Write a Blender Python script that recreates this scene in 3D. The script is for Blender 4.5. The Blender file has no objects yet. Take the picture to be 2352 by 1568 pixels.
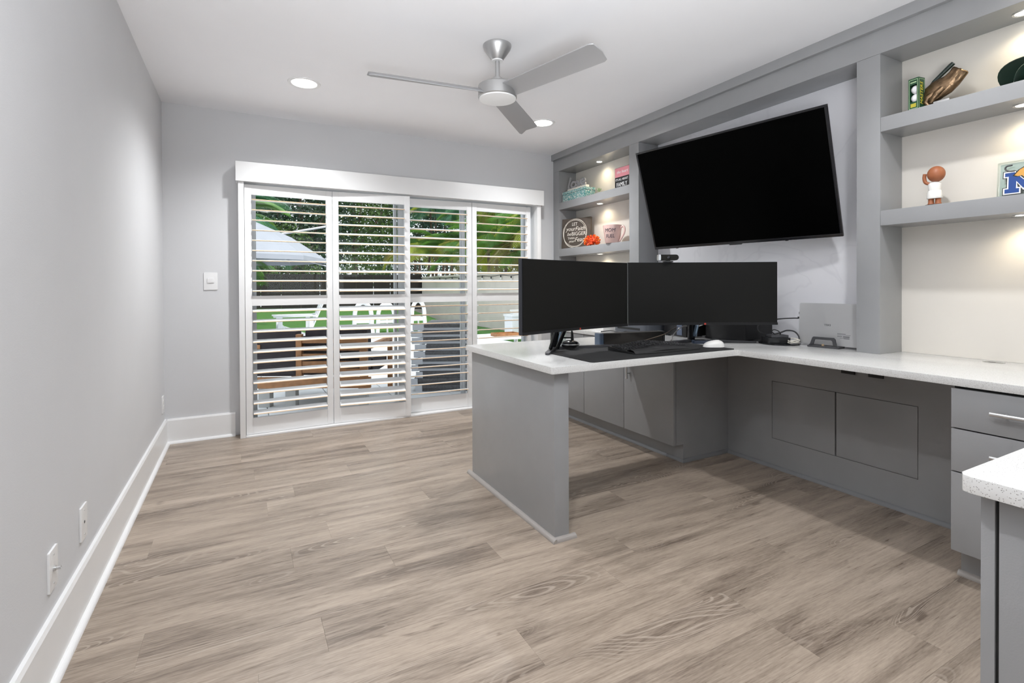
import bpy, bmesh, math, random
from mathutils import Vector, Matrix, Euler
random.seed(7)
S = bpy.context.scene
COL = S.collection
PI = math.pi

# ------------------------------------------------------------------ camera
F_PX, YAW, V0, PIT, ROL, CAM_H = 1160.34, .4894, 665.77, -.0087, -.0049, 1.1206
s_, c_ = math.sin(YAW), math.cos(YAW)
cp, sp = math.cos(PIT), math.sin(PIT)
fw = Vector((s_*cp, c_*cp, sp)); up0 = Vector((-s_*sp, -c_*sp, cp)); rt0 = Vector((c_, -s_, 0))
rt = rt0*math.cos(ROL) + up0*math.sin(ROL); upv = -rt0*math.sin(ROL) + up0*math.cos(ROL)
cd = bpy.data.cameras.new('camera')
cd.sensor_fit = 'HORIZONTAL'; cd.sensor_width = 36.0
cd.lens = F_PX*36.0/2352.0
cd.shift_x = 0.0
cd.shift_y = -(784.0 - V0)/2352.0
cd.clip_start = .02; cd.clip_end = 200
cam = bpy.data.objects.new('camera', cd); COL.objects.link(cam)
cam.matrix_world = Matrix(((rt.x, upv.x, -fw.x, 0), (rt.y, upv.y, -fw.y, 0), (rt.z, upv.z, -fw.z, CAM_H), (0, 0, 0, 1)))
S.camera = cam

# ------------------------------------------------------------------ world, sun, exposure
DOWNLIGHT_W = 94.0
FILL_W = 38.0
PUCK_W = 1.9
SKY_STRENGTH = 1.15
SUN_STRENGTH = 1.6
w = bpy.data.worlds.new('overcast_sky'); S.world = w; w.use_nodes = True
bg = w.node_tree.nodes['Background']
bg.inputs[0].default_value = (.86, .94, 1.0, 1); bg.inputs[1].default_value = SKY_STRENGTH
sd = bpy.data.lights.new('sun', 'SUN'); sd.energy = SUN_STRENGTH; sd.angle = math.radians(8); sd.color = (1, .93, .8)
so = bpy.data.objects.new('sun', sd); COL.objects.link(so)
so.rotation_euler = (math.radians(38), 0, math.radians(25))
# added fill lamp, no fixture: a soft disk behind the camera brightening the ceiling
fd_ = bpy.data.lights.new('ceiling_fill', 'AREA'); fd_.energy = FILL_W; fd_.shape = 'DISK'; fd_.size = 1.0; fd_.spread = math.radians(112); fd_.color = (.95, .975, 1)
fo_ = bpy.data.objects.new('ceiling_fill', fd_); COL.objects.link(fo_)
fo_.location = (.1, -.35, 1.0); fo_.rotation_euler = Vector((.30, .62, 1.0)).to_track_quat('-Z', 'Y').to_euler()
S.view_settings.view_transform = 'Standard'; S.view_settings.look = 'None'
S.view_settings.gamma = 1.0; S.view_settings.use_curve_mapping = False
S.view_settings.exposure = 0.5
cy = S.cycles
cy.max_bounces = 7; cy.diffuse_bounces = 5; cy.glossy_bounces = 3; cy.transmission_bounces = 4; cy.transparent_max_bounces = 12
cy.sample_clamp_indirect = 6.0; cy.caustics_reflective = False; cy.caustics_refractive = False
cy.use_denoising = True
cy.use_adaptive_sampling = True; cy.adaptive_threshold = .06; cy.adaptive_min_samples = 16

# ------------------------------------------------------------------ materials
MATS = {}
def nt(m):
    return m.node_tree.nodes, m.node_tree.links
def mat(name, col, rough=.5, metal=0., spec=.5, emit=None, estr=0., var=0., vscale=6., bump=0., bscale=80., coat=0., alpha=1., sheen=0.):
    if name in MATS: return MATS[name]
    m = bpy.data.materials.new(name); m.use_nodes = True
    N, L = nt(m); b = N['Principled BSDF']
    b.inputs['Base Color'].default_value = (*col, 1); b.inputs['Roughness'].default_value = rough
    b.inputs['Metallic'].default_value = metal; b.inputs['Specular IOR Level'].default_value = spec
    b.inputs['Coat Weight'].default_value = coat
    b.inputs['Sheen Weight'].default_value = sheen
    if emit: b.inputs['Emission Color'].default_value = (*emit, 1); b.inputs['Emission Strength'].default_value = estr
    tc = N.new('ShaderNodeTexCoord')
    if var:
        n = N.new('ShaderNodeTexNoise'); n.inputs['Scale'].default_value = vscale; n.inputs['Detail'].default_value = 5
        L.new(tc.outputs['Object'], n.inputs['Vector'])
        r = N.new('ShaderNodeMapRange'); r.inputs[1].default_value = .3; r.inputs[2].default_value = .7
        r.inputs[3].default_value = 1-var; r.inputs[4].default_value = 1+var
        L.new(n.outputs['Fac'], r.inputs[0])
        mx = N.new('ShaderNodeVectorMath'); mx.operation = 'SCALE'; mx.inputs[0].default_value = col
        L.new(r.outputs[0], mx.inputs['Scale']); L.new(mx.outputs[0], b.inputs['Base Color'])
    if bump:
        n2 = N.new('ShaderNodeTexNoise'); n2.inputs['Scale'].default_value = bscale; n2.inputs['Detail'].default_value = 4
        L.new(tc.outputs['Object'], n2.inputs['Vector'])
        bp = N.new('ShaderNodeBump'); bp.inputs['Strength'].default_value = bump; bp.inputs['Distance'].default_value = .004
        L.new(n2.outputs['Fac'], bp.inputs['Height']); L.new(bp.outputs[0], b.inputs['Normal'])
    MATS[name] = m
    return m

def floor_mat():
    m = bpy.data.materials.new('oak_plank'); m.use_nodes = True
    N, L = nt(m); b = N['Principled BSDF']
    geo = N.new('ShaderNodeNewGeometry'); oi = N.new('ShaderNodeObjectInfo')
    off = N.new('ShaderNodeVectorMath'); off.operation = 'SCALE'; off.inputs[0].default_value = (37., 91., 13.)
    L.new(oi.outputs['Random'], off.inputs['Scale'])
    add = N.new('ShaderNodeVectorMath'); add.operation = 'ADD'
    L.new(geo.outputs['Position'], add.inputs[0]); L.new(off.outputs[0], add.inputs[1])
    def noise(sx, sy, scale, detail, dist=0., rough=.55):
        mp = N.new('ShaderNodeMapping'); mp.inputs['Scale'].default_value = (sx, sy, 1)
        L.new(add.outputs[0], mp.inputs['Vector'])
        n = N.new('ShaderNodeTexNoise'); n.inputs['Scale'].default_value = scale; n.inputs['Detail'].default_value = detail
        n.inputs['Distortion'].default_value = dist; n.inputs['Roughness'].default_value = rough
        L.new(mp.outputs[0], n.inputs['Vector']); return n
    def math_(op, a, bb):
        q = N.new('ShaderNodeMath'); q.operation = op
        for i, x in enumerate((a, bb)):
            if x is None: continue
            if isinstance(x, (int, float)): q.inputs[i].default_value = x
            else: L.new(x, q.inputs[i])
        return q.outputs[0]
    def rng(x, a, bb, c, d, smooth=True):
        q = N.new('ShaderNodeMapRange'); q.interpolation_type = 'SMOOTHSTEP' if smooth else 'LINEAR'
        for i, v in enumerate((a, bb, c, d)): q.inputs[i+1].default_value = v
        L.new(x, q.inputs[0]); return q.outputs[0]
    broad = noise(1.1, 9.0, 1.0, 7, .8, .62)          # long tonal streaks
    base = noise(.8, 4.6, 1.0, 1.6, .35)        # contour field: cathedral rings
    fine = noise(8.0, 170., 1.0, 4, 0)           # fine grain
    tick = noise(34., 300., 1.0, 2, 0)
    amp = noise(.7, 2.2, 1.0, 1)
    knot = noise(2.2, 7.0, 1.0, 3, 1.4)
    ring = math_('SINE', math_('MULTIPLY', base.outputs['Fac'], 430.), None)
    isle = rng(base.outputs['Fac'], .52, .60, 0., 1.)
    ringl = math_('MULTIPLY', math_('MULTIPLY', rng(ring, .35, 1., 0., 1.), isle), rng(amp.outputs['Fac'], .40, .55, .25, 1.))
    cr = N.new('ShaderNodeValToRGB')
    e = cr.color_ramp.elements
    e[0].position = .26; e[0].color = (.150, .115, .089, 1)
    e[1].position = .74; e[1].color = (.455, .375, .303, 1)
    k = e.new(.42); k.color = (.265, .212, .168, 1)
    k = e.new(.56); k.color = (.360, .293, .234, 1)
    t = math_('ADD', math_('ADD', math_('MULTIPLY', math_('SUBTRACT', broad.outputs['Fac'], .5), .95), .5), math_('MULTIPLY', math_('SUBTRACT', fine.outputs['Fac'], .5), .50))
    t = math_('ADD', t, math_('MULTIPLY', math_('SUBTRACT', oi.outputs['Random'], .5), .07))
    t = math_('ADD', t, math_('MULTIPLY', math_('SUBTRACT', tick.outputs['Fac'], .5), .26))
    t = math_('SUBTRACT', t, rng(knot.outputs['Fac'], .66, .78, 0., .22))
    t = math_('SUBTRACT', t, math_('MULTIPLY', isle, .10))
    L.new(t, cr.inputs['Fac'])
    mix = N.new('ShaderNodeMix'); mix.data_type = 'RGBA'
    L.new(math_('MULTIPLY', ringl, .50), mix.inputs['Factor'])
    L.new(cr.outputs['Color'], mix.inputs[6]); mix.inputs[7].default_value = (.50, .425, .355, 1)
    L.new(mix.outputs[2], b.inputs['Base Color'])
    rr = rng(fine.outputs['Fac'], .3, .7, .27, .38, False); L.new(rr, b.inputs['Roughness'])
    b.inputs['Specular IOR Level'].default_value = .42
    bp = N.new('ShaderNodeBump'); bp.inputs['Strength'].default_value = .12; bp.inputs['Distance'].default_value = .002
    L.new(fine.outputs['Fac'], bp.inputs['Height']); L.new(bp.outputs[0], b.inputs['Normal'])
    return m

def quartz_mat():
    m = bpy.data.materials.new('white_quartz'); m.use_nodes = True
    N, L = nt(m); b = N['Principled BSDF']
    geo = N.new('ShaderNodeNewGeometry')
    def vor(scale, a, bb, ca, cb):
        v = N.new('ShaderNodeTexVoronoi'); v.inputs['Scale'].default_value = scale
        L.new(geo.outputs['Position'], v.inputs['Vector'])
        r1 = N.new('ShaderNodeMapRange'); r1.inputs[1].default_value = a; r1.inputs[2].default_value = bb; r1.inputs[3].default_value = 1; r1.inputs[4].default_value = 0
        L.new(v.outputs['Distance'], r1.inputs[0])
        sx = N.new('ShaderNodeSeparateColor'); L.new(v.outputs['Color'], sx.inputs[0])
        r2 = N.new('ShaderNodeMapRange'); r2.inputs[1].default_value = ca; r2.inputs[2].default_value = cb; r2.inputs[3].default_value = 0; r2.inputs[4].default_value = 1
        L.new(sx.outputs[0], r2.inputs[0])
        q = N.new('ShaderNodeMath'); q.operation = 'MULTIPLY'; L.new(r1.outputs[0], q.inputs[0]); L.new(r2.outputs[0], q.inputs[1])
        return q.outputs[0]
    a = vor(430, .25, .40, .80, .88); c = vor(760, .25, .45, .62, .85)
    m1 = N.new('ShaderNodeMix'); m1.data_type = 'RGBA'; m1.inputs[6].default_value = (.69, .69, .68, 1); m1.inputs[7].default_value = (.42, .40, .37, 1)
    L.new(c, m1.inputs['Factor'])
    m2 = N.new('ShaderNodeMix'); m2.data_type = 'RGBA'; m2.inputs[7].default_value = (.16, .15, .14, 1)
    q = N.new('ShaderNodeMath'); q.operation = 'MULTIPLY'; q.inputs[1].default_value = .8
    L.new(a, q.inputs[0]); L.new(q.outputs[0], m2.inputs['Factor']); L.new(m1.outputs[2], m2.inputs[6])
    L.new(m2.outputs[2], b.inputs['Base Color'])
    b.inputs['Roughness'].default_value = .16
    return m

def marble_mat():
    m = bpy.data.materials.new('veined_panel'); m.use_nodes = True
    N, L = nt(m); b = N['Principled BSDF']
    geo = N.new('ShaderNodeNewGeometry')
    n = N.new('ShaderNodeTexNoise'); n.inputs['Scale'].default_value = 1.3; n.inputs['Detail'].default_value = 3; n.inputs['Distortion'].default_value = 1.6
    L.new(geo.outputs['Position'], n.inputs['Vector'])
    a = N.new('ShaderNodeMath'); a.operation = 'SUBTRACT'; a.inputs[1].default_value = .5; L.new(n.outputs['Fac'], a.inputs[0])
    ab = N.new('ShaderNodeMath'); ab.operation = 'ABSOLUTE'; L.new(a.outputs[0], ab.inputs[0])
    r = N.new('ShaderNodeMapRange'); r.interpolation_type = 'SMOOTHSTEP'; r.inputs[1].default_value = .0; r.inputs[2].default_value = .022; r.inputs[3].default_value = .16; r.inputs[4].default_value = 0
    L.new(ab.outputs[0], r.inputs[0])
    mx = N.new('ShaderNodeMix'); mx.data_type = 'RGBA'; mx.inputs[6].default_value = (.80, .80, .835, 1); mx.inputs[7].default_value = (.55, .55, .60, 1)
    L.new(r.outputs[0], mx.inputs['Factor']); L.new(mx.outputs[2], b.inputs['Base Color'])
    b.inputs['Roughness'].default_value = .35
    return m

def glass_mat(name='window_glass', tint=(1, 1, 1), f0=.004):
    m = bpy.data.materials.new(name); m.use_nodes = True
    N, L = nt(m); N.remove(N['Principled BSDF'])
    t = N.new('ShaderNodeBsdfTransparent'); t.inputs[0].default_value = (*tint, 1)
    g = N.new('ShaderNodeBsdfGlossy'); g.inputs['Roughness'].default_value = .01
    lw = N.new('ShaderNodeLayerWeight'); lw.inputs['Blend'].default_value = .25
    r = N.new('ShaderNodeMapRange'); r.inputs[1].default_value = 0; r.inputs[2].default_value = 1; r.inputs[3].default_value = f0; r.inputs[4].default_value = .6
    L.new(lw.outputs['Fresnel'], r.inputs[0])
    mx = N.new('ShaderNodeMixShader'); L.new(r.outputs[0], mx.inputs[0]); L.new(t.outputs[0], mx.inputs[1]); L.new(g.outputs[0], mx.inputs[2])
    L.new(mx.outputs[0], N['Material Output'].inputs['Surface'])
    return m

def brushed_mat():
    m = bpy.data.materials.new('brushed_nickel'); m.use_nodes = True
    N, L = nt(m); b = N['Principled BSDF']
    b.inputs['Base Color'].default_value = (.50, .50, .50, 1); b.inputs['Metallic'].default_value = .85; b.inputs['Roughness'].default_value = .38
    tc = N.new('ShaderNodeTexCoord'); mp = N.new('ShaderNodeMapping'); mp.inputs['Scale'].default_value = (1, 1, 40)
    L.new(tc.outputs['Object'], mp.inputs[0])
    n = N.new('ShaderNodeTexNoise'); n.inputs['Scale'].default_value = 30; L.new(mp.outputs[0], n.inputs['Vector'])
    r = N.new('ShaderNodeMapRange'); r.inputs[3].default_value = .30; r.inputs[4].default_value = .46; L.new(n.outputs['Fac'], r.inputs[0])
    L.new(r.outputs[0], b.inputs['Roughness'])
    return m

def mosaic_mat():
    m = bpy.data.materials.new('teal_mosaic'); m.use_nodes = True
    N, L = nt(m); b = N['Principled BSDF']
    tc = N.new('ShaderNodeTexCoord')
    v = N.new('ShaderNodeTexVoronoi'); v.inputs['Scale'].default_value = 150; L.new(tc.outputs['Object'], v.inputs['Vector'])
    r = N.new('ShaderNodeValToRGB'); e = r.color_ramp.elements
    e[0].position = .3; e[0].color = (.075, .27, .27, 1); e[1].position = .75; e[1].color = (.66, .68, .63, 1)
    k = e.new(.55); k.color = (.13, .36, .36, 1)
    sx = N.new('ShaderNodeSeparateColor'); L.new(v.outputs['Color'], sx.inputs[0]); L.new(sx.outputs[1], r.inputs[0])
    L.new(r.outputs[0], b.inputs['Base Color']); b.inputs['Roughness'].default_value = .3
    return m

def emis_mat(name, col, st):
    m = bpy.data.materials.new(name); m.use_nodes = True
    N, L = nt(m); b = N['Principled BSDF']
    b.inputs['Base Color'].default_value = (.9, .9, .9, 1)
    b.inputs['Emission Color'].default_value = (*col, 1); b.inputs['Emission Strength'].default_value = st
    return m

M_WALL = mat('wall_paint', (.63, .633, .645), .75, spec=.25, var=.012, vscale=3, bump=.08, bscale=260)
M_CEIL = mat('ceiling_paint', (.86, .86, .88), .85, spec=.2, var=.012, vscale=2, bump=.08, bscale=220)
M_TRIM = mat('white_trim_paint', (.80, .80, .80), .35, var=.01)
M_SHUT = mat('shutter_white', (.83, .83, .83), .38, var=.008)
M_CAB = mat('grey_cabinet_paint', (.305, .308, .315), .23, spec=.5, var=.02, vscale=9, bump=.05, bscale=300)
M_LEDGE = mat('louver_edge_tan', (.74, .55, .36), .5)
M_CABQ = mat('grey_shoe_paint', (.24, .245, .255), .55)
M_GAP = mat('shadow_gap', (.02, .02, .02), .8)
M_QR = mat('taupe_moulding', (.33, .305, .285), .45, var=.05)
M_PANELW = mat('shelf_back_paint', (.72, .685, .63), .6, var=.01)
M_FLOOR = floor_mat(); M_QUARTZ = quartz_mat(); M_MARBLE = marble_mat(); M_GLASS = glass_mat(); M_NICKEL = brushed_mat()
M_STEEL = mat('satin_steel', (.62, .62, .62), .3, metal=.9)
M_BLACK = mat('black_plastic', (.012, .012, .013), .42)
M_BLACKG = mat('black_gloss', (.01, .01, .012), .16)
M_DKGREY = mat('dark_grey_plastic', (.05, .05, .055), .5)
M_TVS = mat('tv_screen', (.0006, .0006, .0006), .3, spec=.03)
M_MONS = mat('monitor_screen', (.0075, .0075, .0066), .5, spec=.2)
M_RUB = mat('cable_rubber', (.02, .02, .022), .5)
M_WHITEP = mat('white_plastic', (.80, .79, .77), .4)
M_SILVER = mat('laptop_silver', (.44, .44, .445), .40, metal=.3, var=.01)
M_LENS = emis_mat('lamp_lens', (1, .97, .92), 9.0)
M_PUCKL = emis_mat('puck_lens', (1, .95, .82), 10.0)
M_FANL = mat('frosted_lens', (.86, .86, .86), .5)
M_SOCKET = mat('socket_dark', (.03, .03, .03), .6)

# ------------------------------------------------------------------ mesh helpers
class MB:
    def __init__(s): s.v = []; s.f = []; s.smooth = False
    def add(s, vs, fs):
        o = len(s.v); s.v += [tuple(p) for p in vs]; s.f += [tuple(i+o for i in q) for q in fs]; return s
    def box(s, x0, x1, y0, y1, z0, z1):
        return s.add([(x0, y0, z0), (x1, y0, z0), (x1, y1, z0), (x0, y1, z0), (x0, y0, z1), (x1, y0, z1), (x1, y1, z1), (x0, y1, z1)],
                     [(0, 3, 2, 1), (4, 5, 6, 7), (0, 1, 5, 4), (1, 2, 6, 5), (2, 3, 7, 6), (3, 0, 4, 7)])
    def prism(s, pts, a0, a1, ax='z'):
        n = len(pts)
        def P(p, a): return {'z': (p[0], p[1], a), 'y': (p[0], a, p[1]), 'x': (a, p[0], p[1])}[ax]
        return s.add([P(p, a0) for p in pts] + [P(p, a1) for p in pts],
                     [tuple(range(n))[::-1], tuple(range(n, 2*n))] + [(i, (i+1) % n, n+(i+1) % n, n+i) for i in range(n)])
    def tube(s, pts, r, seg=8, cap=True):
        pts = [Vector(p) for p in pts]; n = len(pts); s.smooth = True
        rs = r if isinstance(r, (list, tuple)) else [r]*n
        d0 = (pts[1]-pts[0]).normalized()
        a = d0.orthogonal().normalized(); vs = []
        for i, p in enumerate(pts):
            d = (pts[min(i+1, n-1)] - pts[max(i-1, 0)])
            d = d.normalized() if d.length > 1e-9 else d0
            a = (a - d*a.dot(d)); a = a.normalized() if a.length > 1e-6 else d.orthogonal().normalized()
            b = d.cross(a)
            for k in range(seg):
                t = 2*PI*k/seg; vs.append(p + (a*math.cos(t) + b*math.sin(t))*rs[i])
        fs = [(i*seg+k, i*seg+(k+1) % seg, (i+1)*seg+(k+1) % seg, (i+1)*seg+k) for i in range(n-1) for k in range(seg)]
        if cap: fs += [tuple(range(seg))[::-1], tuple(range((n-1)*seg, n*seg))]
        return s.add(vs, fs)
    def lathe(s, prof, c=(0, 0, 0), seg=32, sx=1., sy=1.):
        s.smooth = True; vs = []; n = len(prof)
        for r, z in prof:
            for k in range(seg):
                t = 2*PI*k/seg; vs.append((c[0]+r*sx*math.cos(t), c[1]+r*sy*math.sin(t), c[2]+z))
        fs = [(i*seg+k, i*seg+(k+1) % seg, (i+1)*seg+(k+1) % seg, (i+1)*seg+k) for i in range(n-1) for k in range(seg)]
        fs += [tuple(range(seg))[::-1], tuple(range((n-1)*seg, n*seg))]
        return s.add(vs, fs)
    def ell(s, c, rx, ry, rz, seg=20, rings=12):
        prof = [(max(1e-4, math.sin(PI*i/rings)), -math.cos(PI*i/rings)) for i in range(rings+1)]
        o = len(s.v); s.lathe(prof, (0, 0, 0), seg)
        s.v[o:] = [(c[0]+x*rx, c[1]+y*ry, c[2]+z*rz) for x, y, z in s.v[o:]]
        return s
    def xf(s, M):
        s.v = [tuple(M @ Vector(p)) for p in s.v]; return s
    def mesh(s, name, bevel=0., seg=2, sharp=40):
        me = bpy.data.meshes.new(name); me.from_pydata(s.v, [], s.f)
        bm = bmesh.new(); bm.from_mesh(me)
        bmesh.ops.recalc_face_normals(bm, faces=bm.faces)
        if bevel:
            es = [e for e in bm.edges if len(e.link_faces) == 2 and e.calc_face_angle(0) > .5]
            bmesh.ops.bevel(bm, geom=es, offset=bevel, segments=seg, affect='EDGES', profile=.7, clamp_overlap=True)
        bm.to_mesh(me); bm.free()
        if s.smooth or bevel:
            me.polygons.foreach_set('use_smooth', [True]*len(me.polygons))
            me.set_sharp_from_angle(angle=math.radians(sharp))
        me.update(); return me

ROOT = {}
def rootM(o):
    while o.parent: o = o.parent
    return ROOT.get(o.name, Matrix())
def tag(o, label=None, cat=None, group=None, kind=None):
    if label: o['label'] = label
    if cat: o['category'] = cat
    if group: o['group'] = group
    if kind: o['kind'] = kind
    return o
def thing(name, loc, label=None, cat=None, group=None, rz=0., kind=None):
    o = bpy.data.objects.new(name, None); COL.objects.link(o)
    o.empty_display_size = .05; o.location = loc; o.rotation_euler = (0, 0, rz)
    ROOT[o.name] = Matrix.Translation(loc) @ Matrix.Rotation(rz, 4, 'Z')
    return tag(o, label, cat, group, kind)
def obj(name, mb, m, parent=None, bevel=0., local=False, sharp=40, seg=2, label=None):
    me = mb if isinstance(mb, bpy.types.Mesh) else mb.mesh(name, bevel, seg, sharp)
    if m is not None:
        me.materials.clear(); me.materials.append(m)
    o = bpy.data.objects.new(name, me); COL.objects.link(o)
    if parent is None:
        vs = [v.co for v in me.vertices]
        lo = Vector([min(v[i] for v in vs) for i in range(3)]); hi = Vector([max(v[i] for v in vs) for i in range(3)])
        c = Vector(((lo.x+hi.x)/2, (lo.y+hi.y)/2, lo.z))
        me.transform(Matrix.Translation(-c)); o.location = c; ROOT[o.name] = Matrix.Translation(c)
    else:
        if not local: me.transform(rootM(parent).inverted())
        o.parent = parent
    if label: o['label'] = label
    return o
def inst(name, me, parent, M):
    o = bpy.data.objects.new(name, me); COL.objects.link(o); o.parent = parent; o.matrix_local = M; return o
def struct(name, mb, m, bevel=0., parent=None):
    o = obj(name, mb, m, parent, bevel)
    if parent is None: o['kind'] = 'structure'
    return o
def copy_tree(o, parent=None):
    c = o.copy(); COL.objects.link(c); c.parent = parent
    if parent is None: ROOT[c.name] = ROOT.get(o.name, Matrix()).copy()
    for ch in list(o.children):
        if ch.type in ('MESH', 'LIGHT', 'EMPTY'): copy_tree(ch, c)
    return c
def basis(o, x, y):
    x = Vector(x).normalized(); y = Vector(y); y = (y - x*y.dot(x)).normalized(); z = x.cross(y)
    o = Vector(o)
    return Matrix(((x.x, y.x, z.x, o.x), (x.y, y.y, z.y, o.y), (x.z, y.z, z.z, o.z), (0, 0, 0, 1)))
def text_mesh(txt, size, shear=0., extr=.0006, align='CENTER', sx=1.):
    c = bpy.data.curves.new('lettering', 'FONT'); c.body = txt; c.size = size; c.shear = shear; c.extrude = extr
    c.align_x = align; c.align_y = 'CENTER'; c.resolution_u = 3
    o = bpy.data.objects.new('lettering', c); COL.objects.link(o)
    dg = bpy.context.evaluated_depsgraph_get()
    me = bpy.data.meshes.new_from_object(o.evaluated_get(dg))
    bpy.data.objects.remove(o); bpy.data.curves.remove(c)
    if sx != 1: me.transform(Matrix.Scale(sx, 4, (1, 0, 0)))
    return me
def lettering(txt, size, M, m, parent, shear=0., name='lettering', sx=1., extr=.0006):
    me = text_mesh(txt, size, shear, extr, sx=sx); me.transform(M)
    return obj(name, me, m, parent)
def light(name, kind, loc, energy, col=(1, 1, 1), parent=None, **k):
    d = bpy.data.lights.new(name, kind); d.energy = energy; d.color = col
    for a, v in k.items(): setattr(d, a, v)
    o = bpy.data.objects.new(name, d); COL.objects.link(o)
    if parent is not None:
        o.parent = parent; o.location = rootM(parent).inverted() @ Vector(loc)
    else: o.location = loc
    return o
def smooth_path(pts, n=8):
    P = [Vector(p) for p in pts]; P = [P[0]*2-P[1]] + P + [P[-1]*2-P[-2]]; out = []
    for i in range(1, len(P)-2):
        for k in range(n):
            t = k/n; a, b, c, d = P[i-1], P[i], P[i+1], P[i+2]
            out.append(.5*((2*b) + (-a+c)*t + (2*a-5*b+4*c-d)*t*t + (-a+3*b-3*c+d)*t**3))
    out.append(P[-2]); return out
def qround(r, n=6):
    return [(0, 0)] + [(r*math.cos(PI/2*i/n), r*math.sin(PI/2*i/n)) for i in range(n+1)]
def rrect(x0, x1, y0, y1, r, n=5):
    out = []
    for cx, cyy, a in ((x1-r, y0+r, -90), (x1-r, y1-r, 0), (x0+r, y1-r, 90), (x0+r, y0+r, 180)):
        for i in range(n+1):
            t = math.radians(a + 90*i/n); out.append((cx+r*math.cos(t), cyy+r*math.sin(t)))
    return out

# ------------------------------------------------------------------ room shell
XL, XW, YB, H, YF = -.501, 3.017, 4.351, 2.44, -1.7
OPX0, OPX1, OPZ = .02, 2.55, 1.95
fl = struct('floor', MB().box(XL-.12, XW+.12, YF-.12, YB+.15, -.12, -.0125), mat('subfloor', (.12, .10, .08), .9))
fl.name = 'floor'
PW, PL = .184, 1.22
seams = {0: .34, -1: .17, -2: .53, -4: .224, -5: 1.25, -6: .778, -7: 1.53, -9: 1.88, 3: .238, 4: .566, -3: .93, 1: .86, 2: 1.32, 5: .05, 6: .75, 7: 1.2, -8: .3}
plank_meshes = {}
for kk in range(-22, 11):
    y0 = 2.364 + kk*PW; y1 = y0+PW
    if y1 < YF or y0 > YB: continue
    y0c, y1c = max(y0, YF), min(y1, YB+.1)
    x = seams.get(kk, random.random()*PL)
    while x > XL: x -= PL
    while x < XW:
        a, b = max(x, XL), min(x+PL, XW)
        if b-a > .01:
            key = (round(b-a, 4), round(y1c-y0c, 4))
            if key not in plank_meshes:
                plank_meshes[key] = MB().box(.0001, key[0]-.0001, .0001, key[1]-.0001, -.012, 0).mesh('plank', .0003, 1)
                plank_meshes[key].materials.append(M_FLOOR)
            inst('plank', plank_meshes[key], fl, ROOT['floor'].inverted() @ Matrix.Translation((a, y0c, 0)))
        x += PL
struct('ceiling', MB().box(XL-.12, XW+.12, YF-.12, YB+.15, H, H+.15), M_CEIL)
struct('wall_left', MB().box(XL-.12, XL, YF-.12, YB+.15, -.012, H), M_WALL)
struct('wall_right', MB().box(XW, XW+.12, YF-.12, YB+.15, -.012, H), M_WALL)
WX0, WX1, WZ0, WZ1 = .35, 2.15, .95, 2.15  # unseen window added behind the camera to brighten the ceiling and walls
struct('wall_front', MB().box(XL, WX0, YF-.12, YF, -.012, H).box(WX1, XW, YF-.12, YF, -.012, H).box(WX0, WX1, YF-.12, YF, -.012, WZ0).box(WX0, WX1, YF-.12, YF, WZ1, H), M_WALL)
win = struct('added_window', MB().box(WX0, WX0+.05, YF-.10, YF-.03, WZ0, WZ1).box(WX1-.05, WX1, YF-.10, YF-.03, WZ0, WZ1).box(WX0+.05, WX1-.05, YF-.10, YF-.03, WZ0, WZ0+.05)
             .box(WX0+.05, WX1-.05, YF-.10, YF-.03, WZ1-.05, WZ1).box(1.23, 1.27, YF-.10, YF-.03, WZ0+.05, WZ1-.05), M_TRIM)
for xa, xb in ((WX0+.05, 1.23), (1.27, WX1-.05)): obj('added_window_pane', MB().box(xa, xb, YF-.068, YF-.062, WZ0+.05, WZ1-.05), M_GLASS, win)
struct('wall_back', MB().box(XL, OPX0, YB, YB+.15, -.012, H).box(OPX1, XW, YB, YB+.15, -.012, H).box(OPX0, OPX1, YB, YB+.15, OPZ, H), M_WALL)
# baseboards with quarter-round shoe
def baseboard(name, prof_axis, a0, a1, pos, sign):
    hh, th, r = .177, .016, .018
    pr = [(0, 0), (sign*th, 0), (sign*th, hh-.012), (sign*(th-.005), hh), (0, hh)]
    qr = [(sign*(th+x), z) for x, z in qround(r)]
    if prof_axis == 'y':
        b = struct(name, MB().prism([(pos+x, z) for x, z in pr], a0, a1, 'y'), M_TRIM)
        obj('shoe_moulding', MB().prism([(pos+x, z) for x, z in qr], a0, a1, 'y'), M_TRIM, b)
    else:
        b = struct(name, MB().prism([(pos+x, z) for x, z in pr], a0, a1, 'x'), M_TRIM)
        obj('shoe_moulding', MB().prism([(pos+x, z) for x, z in qr], a0, a1, 'x'), M_TRIM, b)
baseboard('baseboard_left', 'y', YF, YB, XL, 1)
baseboard('baseboard_back', 'x', XL+.016, -.058, YB, -1)

# sliding glass door set in the back wall
d1 = thing('door_1', (1.28, 4.40, 0), kind='structure')
M_ALU = mat('slider_frame', (.66, .68, .70), .4, metal=.1)
obj('door_frame', MB().box(.02, .075, YB, YB+.15, 0, OPZ).box(2.50, 2.55, YB, YB+.15, 0, OPZ).box(.075, 2.50, YB, YB+.15, OPZ-.045, OPZ).box(.075, 2.50, YB, YB+.15, 0, .03), M_ALU, d1)
for nm, x0, x1, yy in (('sash', .075, 1.262, 4.41), ('sash', 1.185, 1.84, 4.455), ('sash', 1.82, 2.50, 4.41)):
    sw = .05 if x1-x0 > 1 else .022
    ss = obj(nm, MB().box(x0, x0+(.018 if x0 < .1 else sw), yy-.017, yy+.017, .03, OPZ-.045).box(x1-sw, x1, yy-.017, yy+.017, .03, OPZ-.045)
             .box(x0+.018, x1-sw, yy-.017, yy+.017, .03, .10).box(x0+.018, x1-sw, yy-.017, yy+.017, OPZ-.11, OPZ-.045), M_ALU, d1)
    obj('glass_pane', MB().box(x0+.018, x1-sw, yy-.003, yy+.003, .10, OPZ-.11), M_GLASS, ss)

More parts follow.
